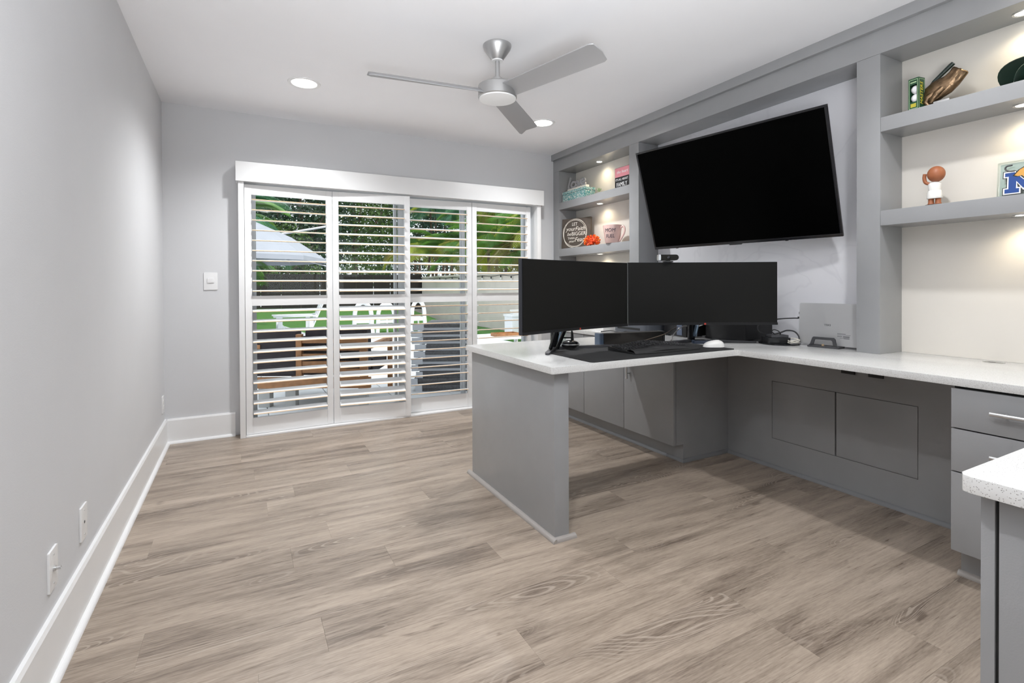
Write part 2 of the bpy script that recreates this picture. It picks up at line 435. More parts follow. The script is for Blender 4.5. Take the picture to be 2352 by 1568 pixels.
# door casing jambs and valance
struct('trim_1', MB().box(-.026, .012, 4.225, YB, 0, 1.905), M_TRIM, .002)
struct('trim_2', MB().box(2.535, 2.575, 4.225, YB, 0, 1.905), M_TRIM, .002)
struct('trim_3', MB().box(.013, 2.534, 4.222, YB, 0, .012), M_TRIM, .001)
vb = thing('valance', (1.28, 4.29, 1.90), 'long white box valance mounted on the wall above the window shutters', 'valance')
obj('front_board', MB().box(-.041, 2.597, 4.203, 4.219, 1.898, 2.042), M_TRIM, vb, .0015)
obj('top_board', MB().box(-.041, 2.597, 4.219, YB, 2.028, 2.042), M_TRIM, vb)
for x in (-.041, 2.583): obj('end_board', MB().box(x, x+.014, 4.219, YB, 1.898, 2.028), M_TRIM, vb)
obj('track', MB().box(-.02, 2.575, 4.25, 4.34, 1.90, 1.915), M_TRIM, vb)

# plantation shutter panels (two bifold pairs)
def louver_mesh(L):
    a, t = .0445, .0055; n = 12
    pts = [(a*math.cos(2*PI*i/n), t*math.copysign(abs(math.sin(2*PI*i/n))**.5, math.sin(2*PI*i/n)) if i % 6 else 0.) for i in range(n)]
    mb = MB().prism([(y, z) for y, z in pts], 0, L, 'x'); mb.smooth = True
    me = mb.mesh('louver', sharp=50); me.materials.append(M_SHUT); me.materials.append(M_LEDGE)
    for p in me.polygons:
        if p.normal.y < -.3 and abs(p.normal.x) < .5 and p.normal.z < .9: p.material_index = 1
    return me
def shutter(p0, p1, tu, tl, label, zb=.014):
    p0, p1 = Vector(p0), Vector(p1); d = p1-p0; W = d.length; rz = math.atan2(d.y, d.x)
    t = thing('shutter_panel', (p0.x, p0.y, zb), label, 'shutter', 'window shutter panels', rz)
    zz = lambda z: z-zb
    st = .047; th = .0145; top = 1.885
    for x0, x1 in ((0.0015, st), (W-st, W-.0015)):
        obj('stile', MB().box(x0, x1, -th, th, 0, zz(top)), M_SHUT, t, .0015, local=True)
    for z0, z1 in ((zb, .135), (.978, 1.052), (1.812, top)):
        obj('rail', MB().box(st, W-st, -th+.0015, th-.0015, zz(z0), zz(z1)), M_SHUT, t, .0015, local=True)
    lm = louver_mesh(W-2*st-.006)
    for z0, z1, n, tilt in ((.135, .978, 11, tl), (1.052, 1.812, 10, tu)):
        sp_ = (z1-z0)/n
        for i in range(n):
            zc = z0 + sp_*(i+.5)
            inst('louver', lm, t, Matrix.Translation((st+.003, 0, zz(zc))) @ Matrix.Rotation(math.radians(tilt), 4, 'X'))
    return t
# positive tilt lowers the back edge, negative lowers the edge facing the room
shutter((.013, 4.268), (.640, 4.290), 4, 9, 'leftmost white louvered shutter panel, hinged to the left jamb with nearly level slats')
shutter((.642, 4.290), (1.264, 4.226), 12, 24, 'second white louvered shutter panel from the left, folded forward over its neighbour')
shutter((1.238, 4.322), (1.861, 4.288), 13, -7, 'third white louvered shutter panel from the left, with stacked loungers seen through it')
shutter((1.863, 4.288), (2.492, 4.300), 8, -5, 'rightmost white louvered shutter panel, partly behind the left monitor')
# ------------------------------------------------------------------ wall plates
def plate(name, label, cat, M, w, h, extra):
    t = obj(name, MB().prism(rrect(-w/2, w/2, -h/2, h/2, .004), 0, .006).xf(M), M_TRIM, None, .001)
    tag(t, label, cat); extra(t, M); return t
def screws(t, M, ys, r=.0028):
    for y in ys: obj('screw', MB().lathe([(r, 0), (r, .0012), (r*.5, .0018)], (0, y, .006), 10).xf(M), M_STEEL, t)
def wallL(y, z): return basis((XL, y, z), (0, -1, 0), (0, 0, 1)) @ Matrix.Rotation(PI, 4, 'Y') if False else basis((XL, y, z), (0, 1, 0), (0, 0, 1))
def coax(t, M):
    screws(t, M, (.042, -.042))
    obj('coax_jack', MB().lathe([(.008, 0), (.008, .004), (.005, .004), (.005, .016), (.0035, .016), (.001, .012)], (0, 0, .006), 12).xf(M), M_STEEL, t)
def blank(t, M):
    screws(t, M, (.042, -.042)); obj('port', MB().lathe([(.005, 0), (.005, .001)], (0, 0, .006), 10).xf(M), M_SOCKET, t)
def outlet(t, M):
    screws(t, M, (0,))
    for y in (.02, -.02): obj('receptacle', MB().prism(rrect(-.016, .016, y-.014, y+.014, .006), .006, .0085).xf(M), M_WHITEP, t)
plate('wall_plate', 'white wall plate with a coax jack, nearest on the left wall', 'wall plate', wallL(1.931, .300), .074, .118, coax)
plate('wall_plate', 'white wall plate with one small port, farther along the left wall', 'wall plate', wallL(2.254, .304), .074, .118, blank)
plate('wall_outlet', 'white power outlet on the left wall close to the far corner', 'outlet', wallL(4.245, .305), .074, .118, outlet)
def rocker(t, M):
    obj('rocker', MB().prism(rrect(-.022, .022, -.012, .022, .002), .006, .011).xf(M), M_TRIM, t, .001)
plate('light_switch', 'white light switch on the back wall left of the shutters', 'switch', basis((-.210, YB, 1.164), (1, 0, 0), (0, 0, 1)), .088, .128, rocker)

# ------------------------------------------------------------------ recessed downlights
def downlight(x, y, label, k=1.0):
    t = thing('recessed_downlight', (x, y, H), label, 'light', 'recessed ceiling downlights')
    obj('trim_ring', MB().lathe([(.076, 0), (.078, -.004), (.098, -.005), (.101, -.001), (.101, 0)], (x, y, H), 40), M_TRIM, t)
    obj('lens', MB().lathe([(.001, -.0015), (.076, -.0015), (.076, 0), (.001, 0)], (x, y, H), 32), M_LENS, t)
    light('downlight_beam', 'SPOT', (x, y, H-.02), DOWNLIGHT_W*k, (.97, .985, 1), t, spot_size=math.radians(146), spot_blend=1.0, shadow_soft_size=.035)
downlight(.362, 3.532, 'recessed ceiling downlight near the left end of the shutters', .93)
downlight(2.160, 3.510, 'recessed ceiling downlight just past the fan blade, near the wall unit', .62)
for x, y, l in ((.362, .80, 'recessed ceiling downlight above the open floor on the left'), (2.16, .95, 'recessed ceiling downlight above the knee space'),
                (.362, -1.1, 'recessed ceiling downlight by the left wall behind the viewer'), (2.16, -1.1, 'recessed ceiling downlight by the cabinets behind the viewer')):
    downlight(x, y, l, .12 if y < 0 else .50 if x < 1 else .43)

# ------------------------------------------------------------------ ceiling fan
FX, FY = 1.246, 2.498
fan = thing('ceiling_fan', (FX, FY, H), 'brushed nickel three-blade ceiling fan with a round frosted light', 'fan')
obj('canopy', MB().lathe([(.078, 0), (.078, -.006), (.072, -.022), (.036, -.074), (.030, -.080), (.030, -.083), (.020, -.083)], (FX, FY, H), 40), M_NICKEL, fan)
obj('canopy_ring', MB().lathe([(.019, -.079), (.031, -.081), (.031, -.087), (.019, -.087)], (FX, FY, H), 32), M_TRIM, fan)
obj('downrod', MB().lathe([(.0125, -.06), (.0125, -.185)], (FX, FY, H), 24), M_NICKEL, fan)
obj('coupling', MB().lathe([(.014, -.175), (.025, -.177), (.026, -.190), (.040, -.192), (.052, -.196), (.052, -.216), (.05, -.22)], (FX, FY, H), 32), M_NICKEL, fan)
obj('motor_housing', MB().lathe([(.05, -.216), (.100, -.219), (.106, -.224), (.107, -.232), (.107, -.286), (.103, -.290), (.05, -.290)], (FX, FY, H), 48), M_NICKEL, fan)
obj('light_lens', MB().lathe([(.102, -.288), (.100, -.296), (.075, -.300), (.001, -.302)], (FX, FY, H), 48), M_FANL, fan)
bl = MB(); nb = 10; r0, r1 = .085, .690
rows = []
for i in range(nb+1):
    r = r0+(r1-r0)*i/nb; hw = .050+.014*i/nb
    if i == nb: hw -= .012
    if i == nb-1: r = r1-.02
    rows.append((r, hw))
vs = []; fs = []
for r, hw in rows:
    sec = ((-hw, .010), (.35*hw, .000), (hw, -.024))
    vs += [(r, y, z+.003) for y, z in sec] + [(r, y, z-.003) for y, z in sec[::-1]]
for i in range(nb):
    for k in range(6): fs.append((i*6+k, i*6+(k+1) % 6, i*6+6+(k+1) % 6, i*6+6+k))
fs += [(0, 1, 2, 3, 4, 5), tuple(nb*6+5-k for k in range(6))]
bl.add(vs, fs)
blm = bl.mesh('fan_blade', .0015, 1); blm.materials.append(mat('blade_silver', (.40, .40, .41), .42, metal=.35))
for a in (174.0, 286.0, 45.5):
    inst('fan_blade', blm, fan, Matrix.Translation((0, 0, -.256)) @ Matrix.Rotation(math.radians(a), 4, 'Z') @ Matrix.Rotation(math.radians(-3), 4, 'X'))

# ------------------------------------------------------------------ built-in wall unit
XP, ZC, ZCB, ZHD = 2.800, .769, .738, 2.2626
YCE = 3.70
wu = thing('wall_unit', (2.9, 2.3, ZC), 'grey built-in wall unit with open shelves either side of the television', 'wall unit')
YE = .28
obj('crown_board', MB().box(2.775, XW, YE, YB, 2.380, H), M_CAB, wu, .0015)
obj('header', MB().box(XP, XW, YE, YB, ZHD, 2.380), M_CAB, wu, .0015)
for y0, y1 in ((4.250, YB), (3.095, 3.206), (1.359, 1.468), (YE, .39)):
    obj('pilaster', MB().box(XP, XW, y0, y1, 0 if y0 > 4 else ZC, ZHD-.001), M_CAB, wu, .0015)
obj('back_panel', MB().box(XW-.008, XW, 3.206, YCE, ZC, ZHD).box(XW-.008, XW, YCE, 4.250, 0, ZHD), M_PANELW, wu, label='cream painted back of the far shelves')
obj('back_panel', MB().box(XW-.008, XW, 1.468, 3.095, ZC, ZHD), M_MARBLE, wu, label='white faintly veined slab behind the television')
obj('back_panel', MB().box(XW-.008, XW, .39, 1.359, ZC, ZHD), M_PANELW, wu, label='cream painted back of the near shelves')
def puck(parent, x, y, z):
    p = obj('puck_light', MB().lathe([(.024, 0), (.026, -.003), (.033, -.0035), (.035, 0), (.024, 0)], (x, y, z), 24), M_STEEL, parent)
    obj('puck_lens', MB().lathe([(.001, -.002), (.024, -.002), (.024, 0), (.001, 0)], (x, y, z), 20), M_PUCKL, p if parent is wu else parent)
    light('puck_beam', 'SPOT', (x, y, z-.012), PUCK_W, (1, .86, .62), parent, spot_size=math.radians(150), spot_blend=.9, shadow_soft_size=.02)
for y in (3.752, .876): puck(wu, 2.920, y, ZHD)
for y0, y1, yc in ((3.207, 4.249, 3.745), (.391, 1.358, .873)):
    for z0, z1 in ((1.8747, 1.9451), (1.4097, 1.4837)):
        sh = obj('shelf', MB().box(XP+.001, XW-.008, y0, y1, z0, z1), M_CAB, wu, .0015)
        puck(sh, 2.920, yc, z0)

# ------------------------------------------------------------------ worktop

poly = [(1.165, -.25), (3.008, -.25), (3.008, YCE), (2.346, YCE), (2.346, 2.774), (1.165, 2.774)]
poly += [(1.165, 1.834), (1.173, 1.826), (2.326, 1.826), (2.340, 1.820), (2.346, 1.806), (2.346, .457), (2.340, .443), (2.326, .437), (1.185, .437), (1.171, .431), (1.165, .417)]
wt = obj('worktop', MB().prism(poly, ZCB, ZC), M_QUARTZ, None, .003)
tag(wt, 'white speckled quartz worktop running along the wall and out over both peninsulas', 'worktop')
gr = obj('cable_grommet', MB().lathe([(.038, 0), (.038, .0004), (.030, .0006), (.001, .0006)], (2.949, .975, ZC), 28), mat('grommet_metal', (.42, .42, .41), .4, metal=.6), wt)
obj('grommet_slot', MB().box(2.930, 2.945, .965, .99, ZC+.0004, ZC+.0008), M_SOCKET, gr)

# ------------------------------------------------------------------ peninsula support panel
sp1 = thing('support_panel', (1.232, 2.305, 0), 'thick grey slab leg holding up the free end of the desk peninsula', 'desk leg')
obj('panel', MB().box(1.195, 1.270, 1.856, 2.754, 0, ZCB), M_CAB, sp1, .0015)
q = .019
obj('shoe_moulding', MB().prism([(1.195-x, z) for x, z in qround(q)], 1.856-q, 2.795, 'y'), M_QR, sp1)
obj('shoe_moulding', MB().prism([(1.856-x, z) for x, z in qround(q)], 1.195-q*.2, 1.300, 'x'), M_QR, sp1)

# ------------------------------------------------------------------ base cabinets along the wall
def bar_handle(parent, p0, p1, off, m=M_STEEL):
    p0, p1, off = Vector(p0), Vector(p1), Vector(off)
    hnd = obj('handle', MB().tube([p0, p1], .0072, 12), m, parent)
    d = p1-p0
    for t in (.18, .82):
        c = p0+d*t; parentp = hnd
        obj('handle_post', MB().tube([c, c+off], .0045, 10), m, parent if parent.parent and parent.parent.parent else hnd)
bc = thing('base_cabinet', (2.7, 3.0, 0), 'far grey base cabinet with doors under the worktop by the back wall', 'cabinet')
obj('carcass', MB().prism([(2.383, .114), (2.383, ZCB), (3.0, ZCB), (3.0, 0), (2.444, 0), (2.444, .114)], 2.300, YCE-.005, 'y'), M_CAB, bc)
obj('door', MB().box(2.361, 2.380, 2.300, 2.7635, .114, .732), M_CAB, bc, .001)
dr_ = bc.children[-1]
bar_handle(dr_, (2.333, 2.705, .475), (2.333, 2.705, .675), (.028, 0, 0))
obj('door', MB().box(2.361, 2.380, 2.7675, 3.236, .114, .732), M_CAB, bc, .001)
for y0, y1 in ((3.240, YCE-.005),):
    d_ = obj('door', MB().box(2.361, 2.380, y0, y1, .114, .555), M_CAB, bc, .001)
    d_ = obj('drawer', MB().box(2.361, 2.380, y0, y1, .559, .732), M_CAB, bc, .001)
    bar_handle(d_, (2.333, y0+.17, .65), (2.333, y1-.17, .65), (.028, 0, 0))
obj('gap_backing', MB().box(2.380, 2.383, 2.303, YCE-.01, .118, .735), M_GAP, bc)
obj('shoe_moulding', MB().prism([(2.444-x*.6, z*.9) for x, z in qround(q)], 2.29, YCE-.005, 'y'), M_CABQ, bc)
obj('shoe_moulding', MB().prism([(2.300-x*.6, z*1.2) for x, z in qround(q)], 2.44, 2.858, 'x'), M_CABQ, bc)

kp = thing('knee_space_panel', (2.868, 1.6, 0), 'recessed grey back panel of the knee space with two flush access doors', 'panel')
g = .0025
YA0, YA1, YM, ZA0, ZA1 = 1.221, 1.982, 1.605, .178, .530
obj('panel', MB().box(2.858, 2.878, .90, YA0, 0, ZCB).box(2.858, 2.878, YA1, 2.300, 0, ZCB).box(2.858, 2.878, YA0, YA1, 0, ZA0).box(2.858, 2.878, YA0, YA1, ZA1, ZCB), M_CAB, kp)
obj('gap_backing', MB().box(2.872, 2.884, YA0-.01, YA1+.01, ZA0-.01, ZA1+.01), M_GAP, kp)
obj('access_door', MB().box(2.858, 2.874, YA0+g, YM-.004, ZA0+g, ZA1-g), M_CAB, kp, .001)
obj('access_door', MB().box(2.858, 2.874, YM+.004, YA1-g, ZA0+g, ZA1-g), M_CAB, kp, .001)
obj('shoe_moulding', MB().prism([(2.858-x, z) for x, z in qround(q)], .90, 2.300, 'y'), M_CABQ, kp)
for y0, y1 in ((1.503, 1.570), (1.368, 1.436)):
    po = obj('power_outlet', MB().box(2.846, 2.858, y0, y1, .640, .715), M_BLACK, kp, .002)
    for k in (.3, .7):
        yy = y0+(y1-y0)*k
        obj('socket', MB().box(2.8445, 2.846, yy-.009, yy+.009, .655, .675), M_SOCKET, po)

db = thing('drawer_cabinet', (2.7, .67, 0), 'grey three-drawer base cabinet at the right of the knee space', 'cabinet')
obj('carcass', MB().prism([(2.372, .119), (2.372, ZCB), (3.0, ZCB), (3.0, 0), (2.435, 0), (2.435, .119)], .452, .899, 'y'), M_CAB, db)
obj('gap_backing', MB().box(2.3695, 2.372, .455, .896, .122, .735), M_GAP, db)
for z0, z1, hz in ((.119, .4145, .30), (.4190, .5770, .505), (.5820, .7280, .660)):
    d_ = obj('drawer', MB().box(2.350, 2.369, .452, .899, z0, z1), M_CAB, db, .001)
    bar_handle(d_, (2.318, .577, hz), (2.318, .777, hz), (.032, 0, 0))
obj('shoe_moulding', MB().prism([(2.435-x, z) for x, z in qround(q)], .452, .905, 'y'), M_QR, db)

pc = thing('peninsula_cabinet', (1.75, .15, 0), 'grey cabinet under the nearest white worktop corner at the right edge', 'cabinet')
obj('carcass', MB().box(1.197, 2.345, -.22, .388, 0, ZCB), M_CAB, pc, .0015)
obj('gap_backing', MB().box(1.203, 2.34, .388, .3935, .01, .733), M_GAP, pc)
for x0, x1 in ((1.197, 1.765), (1.769, 2.340)):
    obj('door', MB().box(x0, x1, .3935, .4135, .100, .733), M_CAB, pc, .001)
obj('toe_kick', MB().box(1.197, 2.34, .3935, .4135, 0, .097), M_CAB, pc)

# ------------------------------------------------------------------ television
TL, TR = Vector((2.49, 2.755, 2.057)), Vector((2.679, 1.540, 2.057))
BL, BR = Vector((2.685, 2.814, 1.383)), Vector((2.918, 1.607, 1.383))
TC = (TL+TR+BL+BR)/4
TM = basis(TC, (TR+BR)-(TL+BL), (TL+TR)-(BL+BR))
TWd, THt = ((TR-TL).length+(BR-BL).length)/2, ((TL-BL).length+(TR-BR).length)/2
tv = thing('television', TC, 'large black wall-mounted television tilted down and turned towards the room', 'television')
hw, hh = TWd/2, THt/2
obj('back_shell', MB().box(-hw+.01, hw-.01, -hh+.01, hh-.01, -.028, -.006).box(-hw+.25, hw-.25, -hh+.04, hh-.2, -.050, -.028).xf(TM), M_BLACK, tv, .004)
obj('bezel', MB().box(-hw, hw, hh-.013, hh, -.012, .004).box(-hw, hw, -hh, -hh+.018, -.012, .004).box(-hw, -hw+.013, -hh+.018, hh-.013, -.012, .004).box(hw-.013, hw, -hh+.018, hh-.013, -.012, .004).xf(TM), M_BLACKG, tv, .0012)
obj('screen', MB().box(-hw+.012, hw-.012, -hh+.017, hh-.012, -.008, .0005).xf(TM), M_TVS, tv)
obj('logo_bar', MB().box(-.04, .04, -hh-.006, -hh, -.01, .002).xf(TM), M_BLACKG, tv)
for x in (-hw+.18, hw-.3): obj('foot_socket', MB().box(x-.008, x+.008, -hh-.005, -hh, -.012, -.004).xf(TM), M_BLACK, tv)
cb = TM @ Vector((0, 0, -.045))
obj('mount_arm', MB().tube([cb, Vector((2.93, cb.y+.06, cb.z)), Vector((2.995, cb.y, cb.z))], .018, 8), M_BLACK, tv)
obj('mount_plate', MB().box(2.995, 3.009, cb.y-.12, cb.y+.12, cb.z-.10, cb.z+.10), M_BLACK, tv)

# ------------------------------------------------------------------ curved ultrawide monitors
def monitor(pl, pr, z0, z1, label, foot_dirs):
    pl, pr = Vector((*pl, 0)), Vector((*pr, 0)); d = pr-pl; W = d.length
    M = basis(((pl+pr)/2).to_3d() + Vector((0, 0, z0)), d, (0, 0, 1))     # x along screen, y up, z towards the viewer
    Hh = z1-z0; n = 16; sag = .022
    c = M @ Vector((0, 0, -.2)); t = thing('monitor', (c.x, c.y, ZC), label, 'monitor', 'ultrawide monitors on the desk')
    def slab(x0, x1, y0, y1, za, zb):
        mb = MB(); vs = []; fs = []
        for i in range(n+1):
            x = x0+(x1-x0)*i/n; s0 = sag*(4*x*x/(W*W)-1)
            vs += [(x, y0, s0+za), (x, y1, s0+za), (x, y1, s0+zb), (x, y0, s0+zb)]
        for i in range(n):
            for k in range(4): fs.append((i*4+k, i*4+(k+1) % 4, i*4+4+(k+1) % 4, i*4+4+k))
        fs += [(0, 1, 2, 3), (n*4+3, n*4+2, n*4+1, n*4)]
        mb.add(vs, fs); mb.smooth = True; return mb
    hw = W/2
    obj('back_shell', slab(-hw, hw, 0, Hh, -.028, -.004).xf(M), mat('monitor_shell', (.02, .022, .03), .4), t, sharp=30)
    obj('bezel', slab(-hw, hw, 0, .014, -.004, .0025).xf(M), mat('bezel_black', (.014, .014, .015), .5, spec=.25), t, sharp=30)
    obj('screen', slab(-hw+.002, hw-.002, .014, Hh-.002, -.0045, .0005).xf(M), M_MONS, t, sharp=30)
    obj('logo_ring', MB().lathe([(.006, 0), (.006, .0012), (.0042, .0012), (.0042, .0004)], (0, 0, 0), 16).xf(M @ Matrix.Translation((.02, .006, -.019))), mat('red_mark', (.45, .05, .03), .5), t)  # round red maker's logo, gives no light
    # stand: neck behind the screen, V-shaped foot on the worktop
    b = M @ Vector((0, -z0+ZC+.012, -.19)); top = M @ Vector((0, Hh*.45, -.045))
    obj('neck', MB().tube([top, M @ Vector((0, Hh*.3, -.14)), M @ Vector((0, -.02, -.185)), b], [.022, .026, .024, .022], 10), M_BLACKG, t)
    obj('neck_trim', MB().tube([M @ Vector((.02, -.01, -.15)), M @ Vector((.012, -z0+ZC+.04, -.165))], .012, 8), mat('blue_steel', (.25, .34, .45), .25, metal=.8), t)
    for fd in foot_dirs:
        e = Vector((fd[0], fd[1], ZC+.006)); bb = Vector((b.x, b.y, ZC+.016)); dd = (e-bb).normalized(); sd_ = dd.cross(Vector((0, 0, 1))).normalized()
        mb = MB()
        vs = []
        for p, w_, h_ in ((bb, .016, .018), (bb.lerp(e, .75), .013, .014), (e, .010, .010)):
            for a_, c_2 in ((-1, 0), (1, 0), (1, 1), (-1, 1)):
                q_ = p + sd_*w_*a_; vs.append((q_.x, q_.y, ZC + (.001 if c_2 == 0 else h_)))
        fs = [(i*4+k, i*4+(k+1) % 4, i*4+4+(k+1) % 4, i*4+4+k) for i in range(2) for k in range(4)] + [(0, 1, 2, 3), (11, 10, 9, 8)]
        obj('foot', mb.add(vs, fs), M_DKGREY, t, .002)
    return t, M
mon1, MM1 = monitor((1.148, 2.051), (1.935, 2.233), .887, 1.247, 'left black curved ultrawide monitor, nearest the shutters', [(1.352, 2.165), (1.95, 2.26)])
mon2, MM2 = monitor((1.952, 2.246), (2.709, 1.843), .888, 1.250, 'right black curved ultrawide monitor with a webcam on top', [(2.19, 2.235), (2.72, 1.99)])
# extra pair of struts of the left stand (forked neck)
b1 = MM1 @ Vector((-.09, .02, -.03)); b2 = MM1 @ Vector((-.09, ZC-.887+.014, -.10))
for dx in (0, .075):
    obj('neck_fork', MB().tube([MM1 @ Vector((-.12+dx, .05, -.04)), MM1 @ Vector((-.10+dx*.7, ZC-.887+.02, -.12))], .010, 8), M_BLACKG, mon1)

# ------------------------------------------------------------------ webcam on the right monitor
wM = MM2 @ Matrix.Translation((-.195, 1.250-.888, -.018)) if True else None
wc = thing('webcam', (wM @ Vector((0, 0, 0))), 'black bar-shaped webcam clipped to the top of the right monitor', 'webcam')
mb = MB(); pts = rrect(-.058, .058, -.0165, .0165, .016, 6)
obj('body', mb.prism([(x, y+.028) for x, y in pts], -.018, .018).xf(wM), mat('webcam_fabric', (.016, .015, .013), .8, spec=.2), wc, .003)
obj('end_cap', MB().prism([(x*.12-.052, y*.98+.028) for x, y in pts], -.0175, .0185).xf(wM), M_STEEL, wc)
obj('lens', MB().lathe([(.009, 0), (.009, .002), (.006, .003), (.001, .003)], (0, 0, 0), 18).xf(wM @ Matrix.Translation((0, .028, .018))), M_BLACKG, wc)
obj('clip', MB().box(-.024, .024, 0, .008, -.022, .022).box(-.010, .010, .008, .014, -.01, .01).xf(wM), M_BLACK, wc, .002)

# ------------------------------------------------------------------ desk mat, keyboard, mouse, phone
dm = obj('desk_mat', MB().prism(rrect(1.392, 2.356, 1.846, 2.262, .02), ZC, ZC+.003), mat('black_felt', (.012, .012, .013), .85, var=.1, vscale=200), None)
tag(dm, 'large black desk mat with rounded corners under the keyboard and mouse', 'desk mat')
ZM = ZC+.003
kb = thing('keyboard', (1.96, 2.06, ZM), 'black ergonomic wave keyboard with a padded palm rest on the desk mat', 'keyboard', rz=math.radians(-1))
KW, n = .235, 14
def kz(x, y): return .012 + .016*math.exp(-(x/.12)**2) + .010*max(0, (y+.02))/.12
vs = []; fs = []
for i in range(n+1):
    x = -KW+2*KW*i/n; bow = .022*(1-(x/KW)**2)
    for y in (-.115-bow*.9, -.055-bow*.3, .0, .085+bow*.4): vs.append((x, y, kz(x, y)*(.55 if y < -.1 else 1)))
m_ = 4
for i in range(n):
    for j in range(m_-1): fs.append((i*m_+j, (i+1)*m_+j, (i+1)*m_+j+1, i*m_+j+1))
o_ = len(vs); vs += [(x, y, .001) for x, y, z in vs]
for i in range(n):
    fs.append((i*m_, i*m_+o_, (i+1)*m_+o_, (i+1)*m_)); fs.append((i*m_+3, (i+1)*m_+3, (i+1)*m_+3+o_, i*m_+3+o_))
for j in range(m_-1):
    fs.append((j, j+1, j+1+o_, j+o_)); fs.append((n*m_+j, n*m_+j+o_, n*m_+j+1+o_, n*m_+j+1))
fs.append(tuple(o_+i*m_ for i in range(n+1)) + tuple(o_+i*m_+3 for i in range(n, -1, -1)))
mb = MB().add(vs, fs); mb.smooth = True
obj('case', mb, M_BLACK, kb, local=True, sharp=50)
keym = MB().prism(rrect(-.0078, .0078, -.0078, .0078, .002, 2), 0, .006).mesh('key', .001, 1); keym.materials.append(mat('key_plastic', (.020, .020, .022), .38))
for r in range(5):
    for c in range(22):
        x = -.212+c*.0198 + (.004 if r % 2 else 0); bow = .022*(1-(x/KW)**2); y = .068 - r*.0225 + bow*(.25-.08*r)
        if abs(x) < .012 and r == 4: continue
        inst('key', keym, kb, Matrix.Translation((x, y, kz(x, y)-.0005)) @ Matrix.Rotation(-x*.5, 4, 'Y'))
mb = MB(); vs = []; fs = []
for i in range(n+1):
    x = -KW*.96+2*KW*.96*i/n; bow = .022*(1-(x/KW)**2)
    for j, (dy, dz) in enumerate(((-.122, .004), (-.110, .014), (-.085, .020), (-.058, .016))):
        vs.append((x, dy-bow*.7, dz + .010*math.exp(-(x/.12)**2)*(j > 0)))
for i in range(n):
    for j in range(3): fs.append((i*4+j, (i+1)*4+j, (i+1)*4+j+1, i*4+j+1))
o_ = len(vs); vs += [(x, y, .002) for x, y, z in vs]
for i in range(n):
    fs.append((i*4, i*4+o_, (i+1)*4+o_, (i+1)*4)); fs.append((i*4+3, (i+1)*4+3, (i+1)*4+3+o_, i*4+3+o_))
mb.add(vs, fs); mb.smooth = True
obj('palm_rest', mb, mat('palm_pad', (.018, .018, .019), .75), kb, local=True, sharp=60)
ms = thing('computer_mouse', (2.312, 1.955, ZM), 'white rounded computer mouse resting on the black desk mat', 'mouse', rz=math.radians(152))
mb = MB(); vs = []; fs = []; nu, nv = 14, 8
for i in range(nu+1):
    u = -1+2*i/nu; hgt = .037*(1-abs(u)**2.6)**.5*(1-.25*u) if abs(u) < 1 else 0; wd = .032*(1-abs(u)**3)**.5 if abs(u) < 1 else 0
    for k in range(nv+1):
        t_ = PI*k/nv; vs.append((u*.060, wd*math.cos(t_), .002+hgt*math.sin(t_)**.8))
for i in range(nu):
    for k in range(nv): fs.append((i*(nv+1)+k, i*(nv+1)+k+1, (i+1)*(nv+1)+k+1, (i+1)*(nv+1)+k))
    fs.append((i*(nv+1), (i+1)*(nv+1), (i+1)*(nv+1)+nv, i*(nv+1)+nv))
mb.add(vs, fs); mb.smooth = True
obj('shell', mb, M_WHITEP, ms, local=True, sharp=80)
obj('scroll_wheel', MB().tube([(-.036, -.004, .034), (-.036, .004, .034)], .008, 12), M_DKGREY, ms, local=True)
obj('button_seam', MB().box(-.052, -.012, -.0006, .0006, .030, .0365), M_DKGREY, ms, local=True)
ph = thing('desk_phone', (2.445, 2.118, ZC), 'dark blue-black handset lying on the worktop behind the mouse', 'phone', rz=math.radians(-30))
obj('body', MB().prism(rrect(-.085, .085, -.026, .026, .012), 0, .020), mat('phone_navy', (.025, .035, .06), .3), ph, .004, local=True)
obj('screen', MB().prism(rrect(-.075, -.01, -.020, .020, .004), .020, .0215), M_BLACKG, ph, local=True)
for i in range(3):
    for j in range(3): obj('button', MB().box(.005+i*.022, .019+i*.022, -.018+j*.013, -.009+j*.013, .020, .0225), M_DKGREY, ph, local=True)

# ------------------------------------------------------------------ charging puck with stalk, soundbar, glass
cpk = thing('charging_puck', (1.585, 2.300, ZC), 'round glossy black speakerphone puck with a cable plugged into its top', 'speakerphone')
obj('base', MB().lathe([(.024, 0), (.030, .003), (.047, .018), (.0505, .027)], (0, 0, 0), 32), M_BLACK, cpk, local=True)
obj('rim', MB().lathe([(.0505, .027), (.052, .029), (.0505, .032)], (0, 0, 0), 32), M_STEEL, cpk, local=True)
obj('dome', MB().lathe([(.050, .031), (.046, .039), (.034, .046), (.018, .0495), (.001, .050)], (0, 0, 0), 32), M_BLACKG, cpk, local=True)
obj('plug', MB().tube([(.022, .01, .046), (.022, .012, .085), (.022, .014, .100)], [.009, .007, .004], 10), M_RUB, cpk, local=True)
obj('cable', MB().tube(smooth_path([(.022, .013, .095), (.024, .02, .13), (.03, .06, .17), (.03, .10, .18)]), .0032, 8), M_RUB, cpk, local=True)
cc = obj('power_cable', MB().tube(smooth_path([(1.60, 2.312, ZC+.062), (1.575, 2.33, ZC+.062), (1.54, 2.34, ZC+.065), (1.515, 2.345, ZC+.085), (1.512, 2.34, ZC+.13), (1.515, 2.30, ZC+.18)]), .0045, 8), M_RUB, None)
tag(cc, 'thick black cable hanging in a loop behind the left monitor', 'cable')
sb = thing('soundbar', (2.02, 2.30, ZC), 'short dark soundbar lying behind the keyboard under the monitors', 'speaker', rz=math.radians(-9))
obj('grille', MB().prism(rrect(-.20, .20, -.032, .032, .010), .004, .074), mat('speaker_mesh', (.020, .017, .014), .7, bump=.3, bscale=900), sb, .004, local=True)
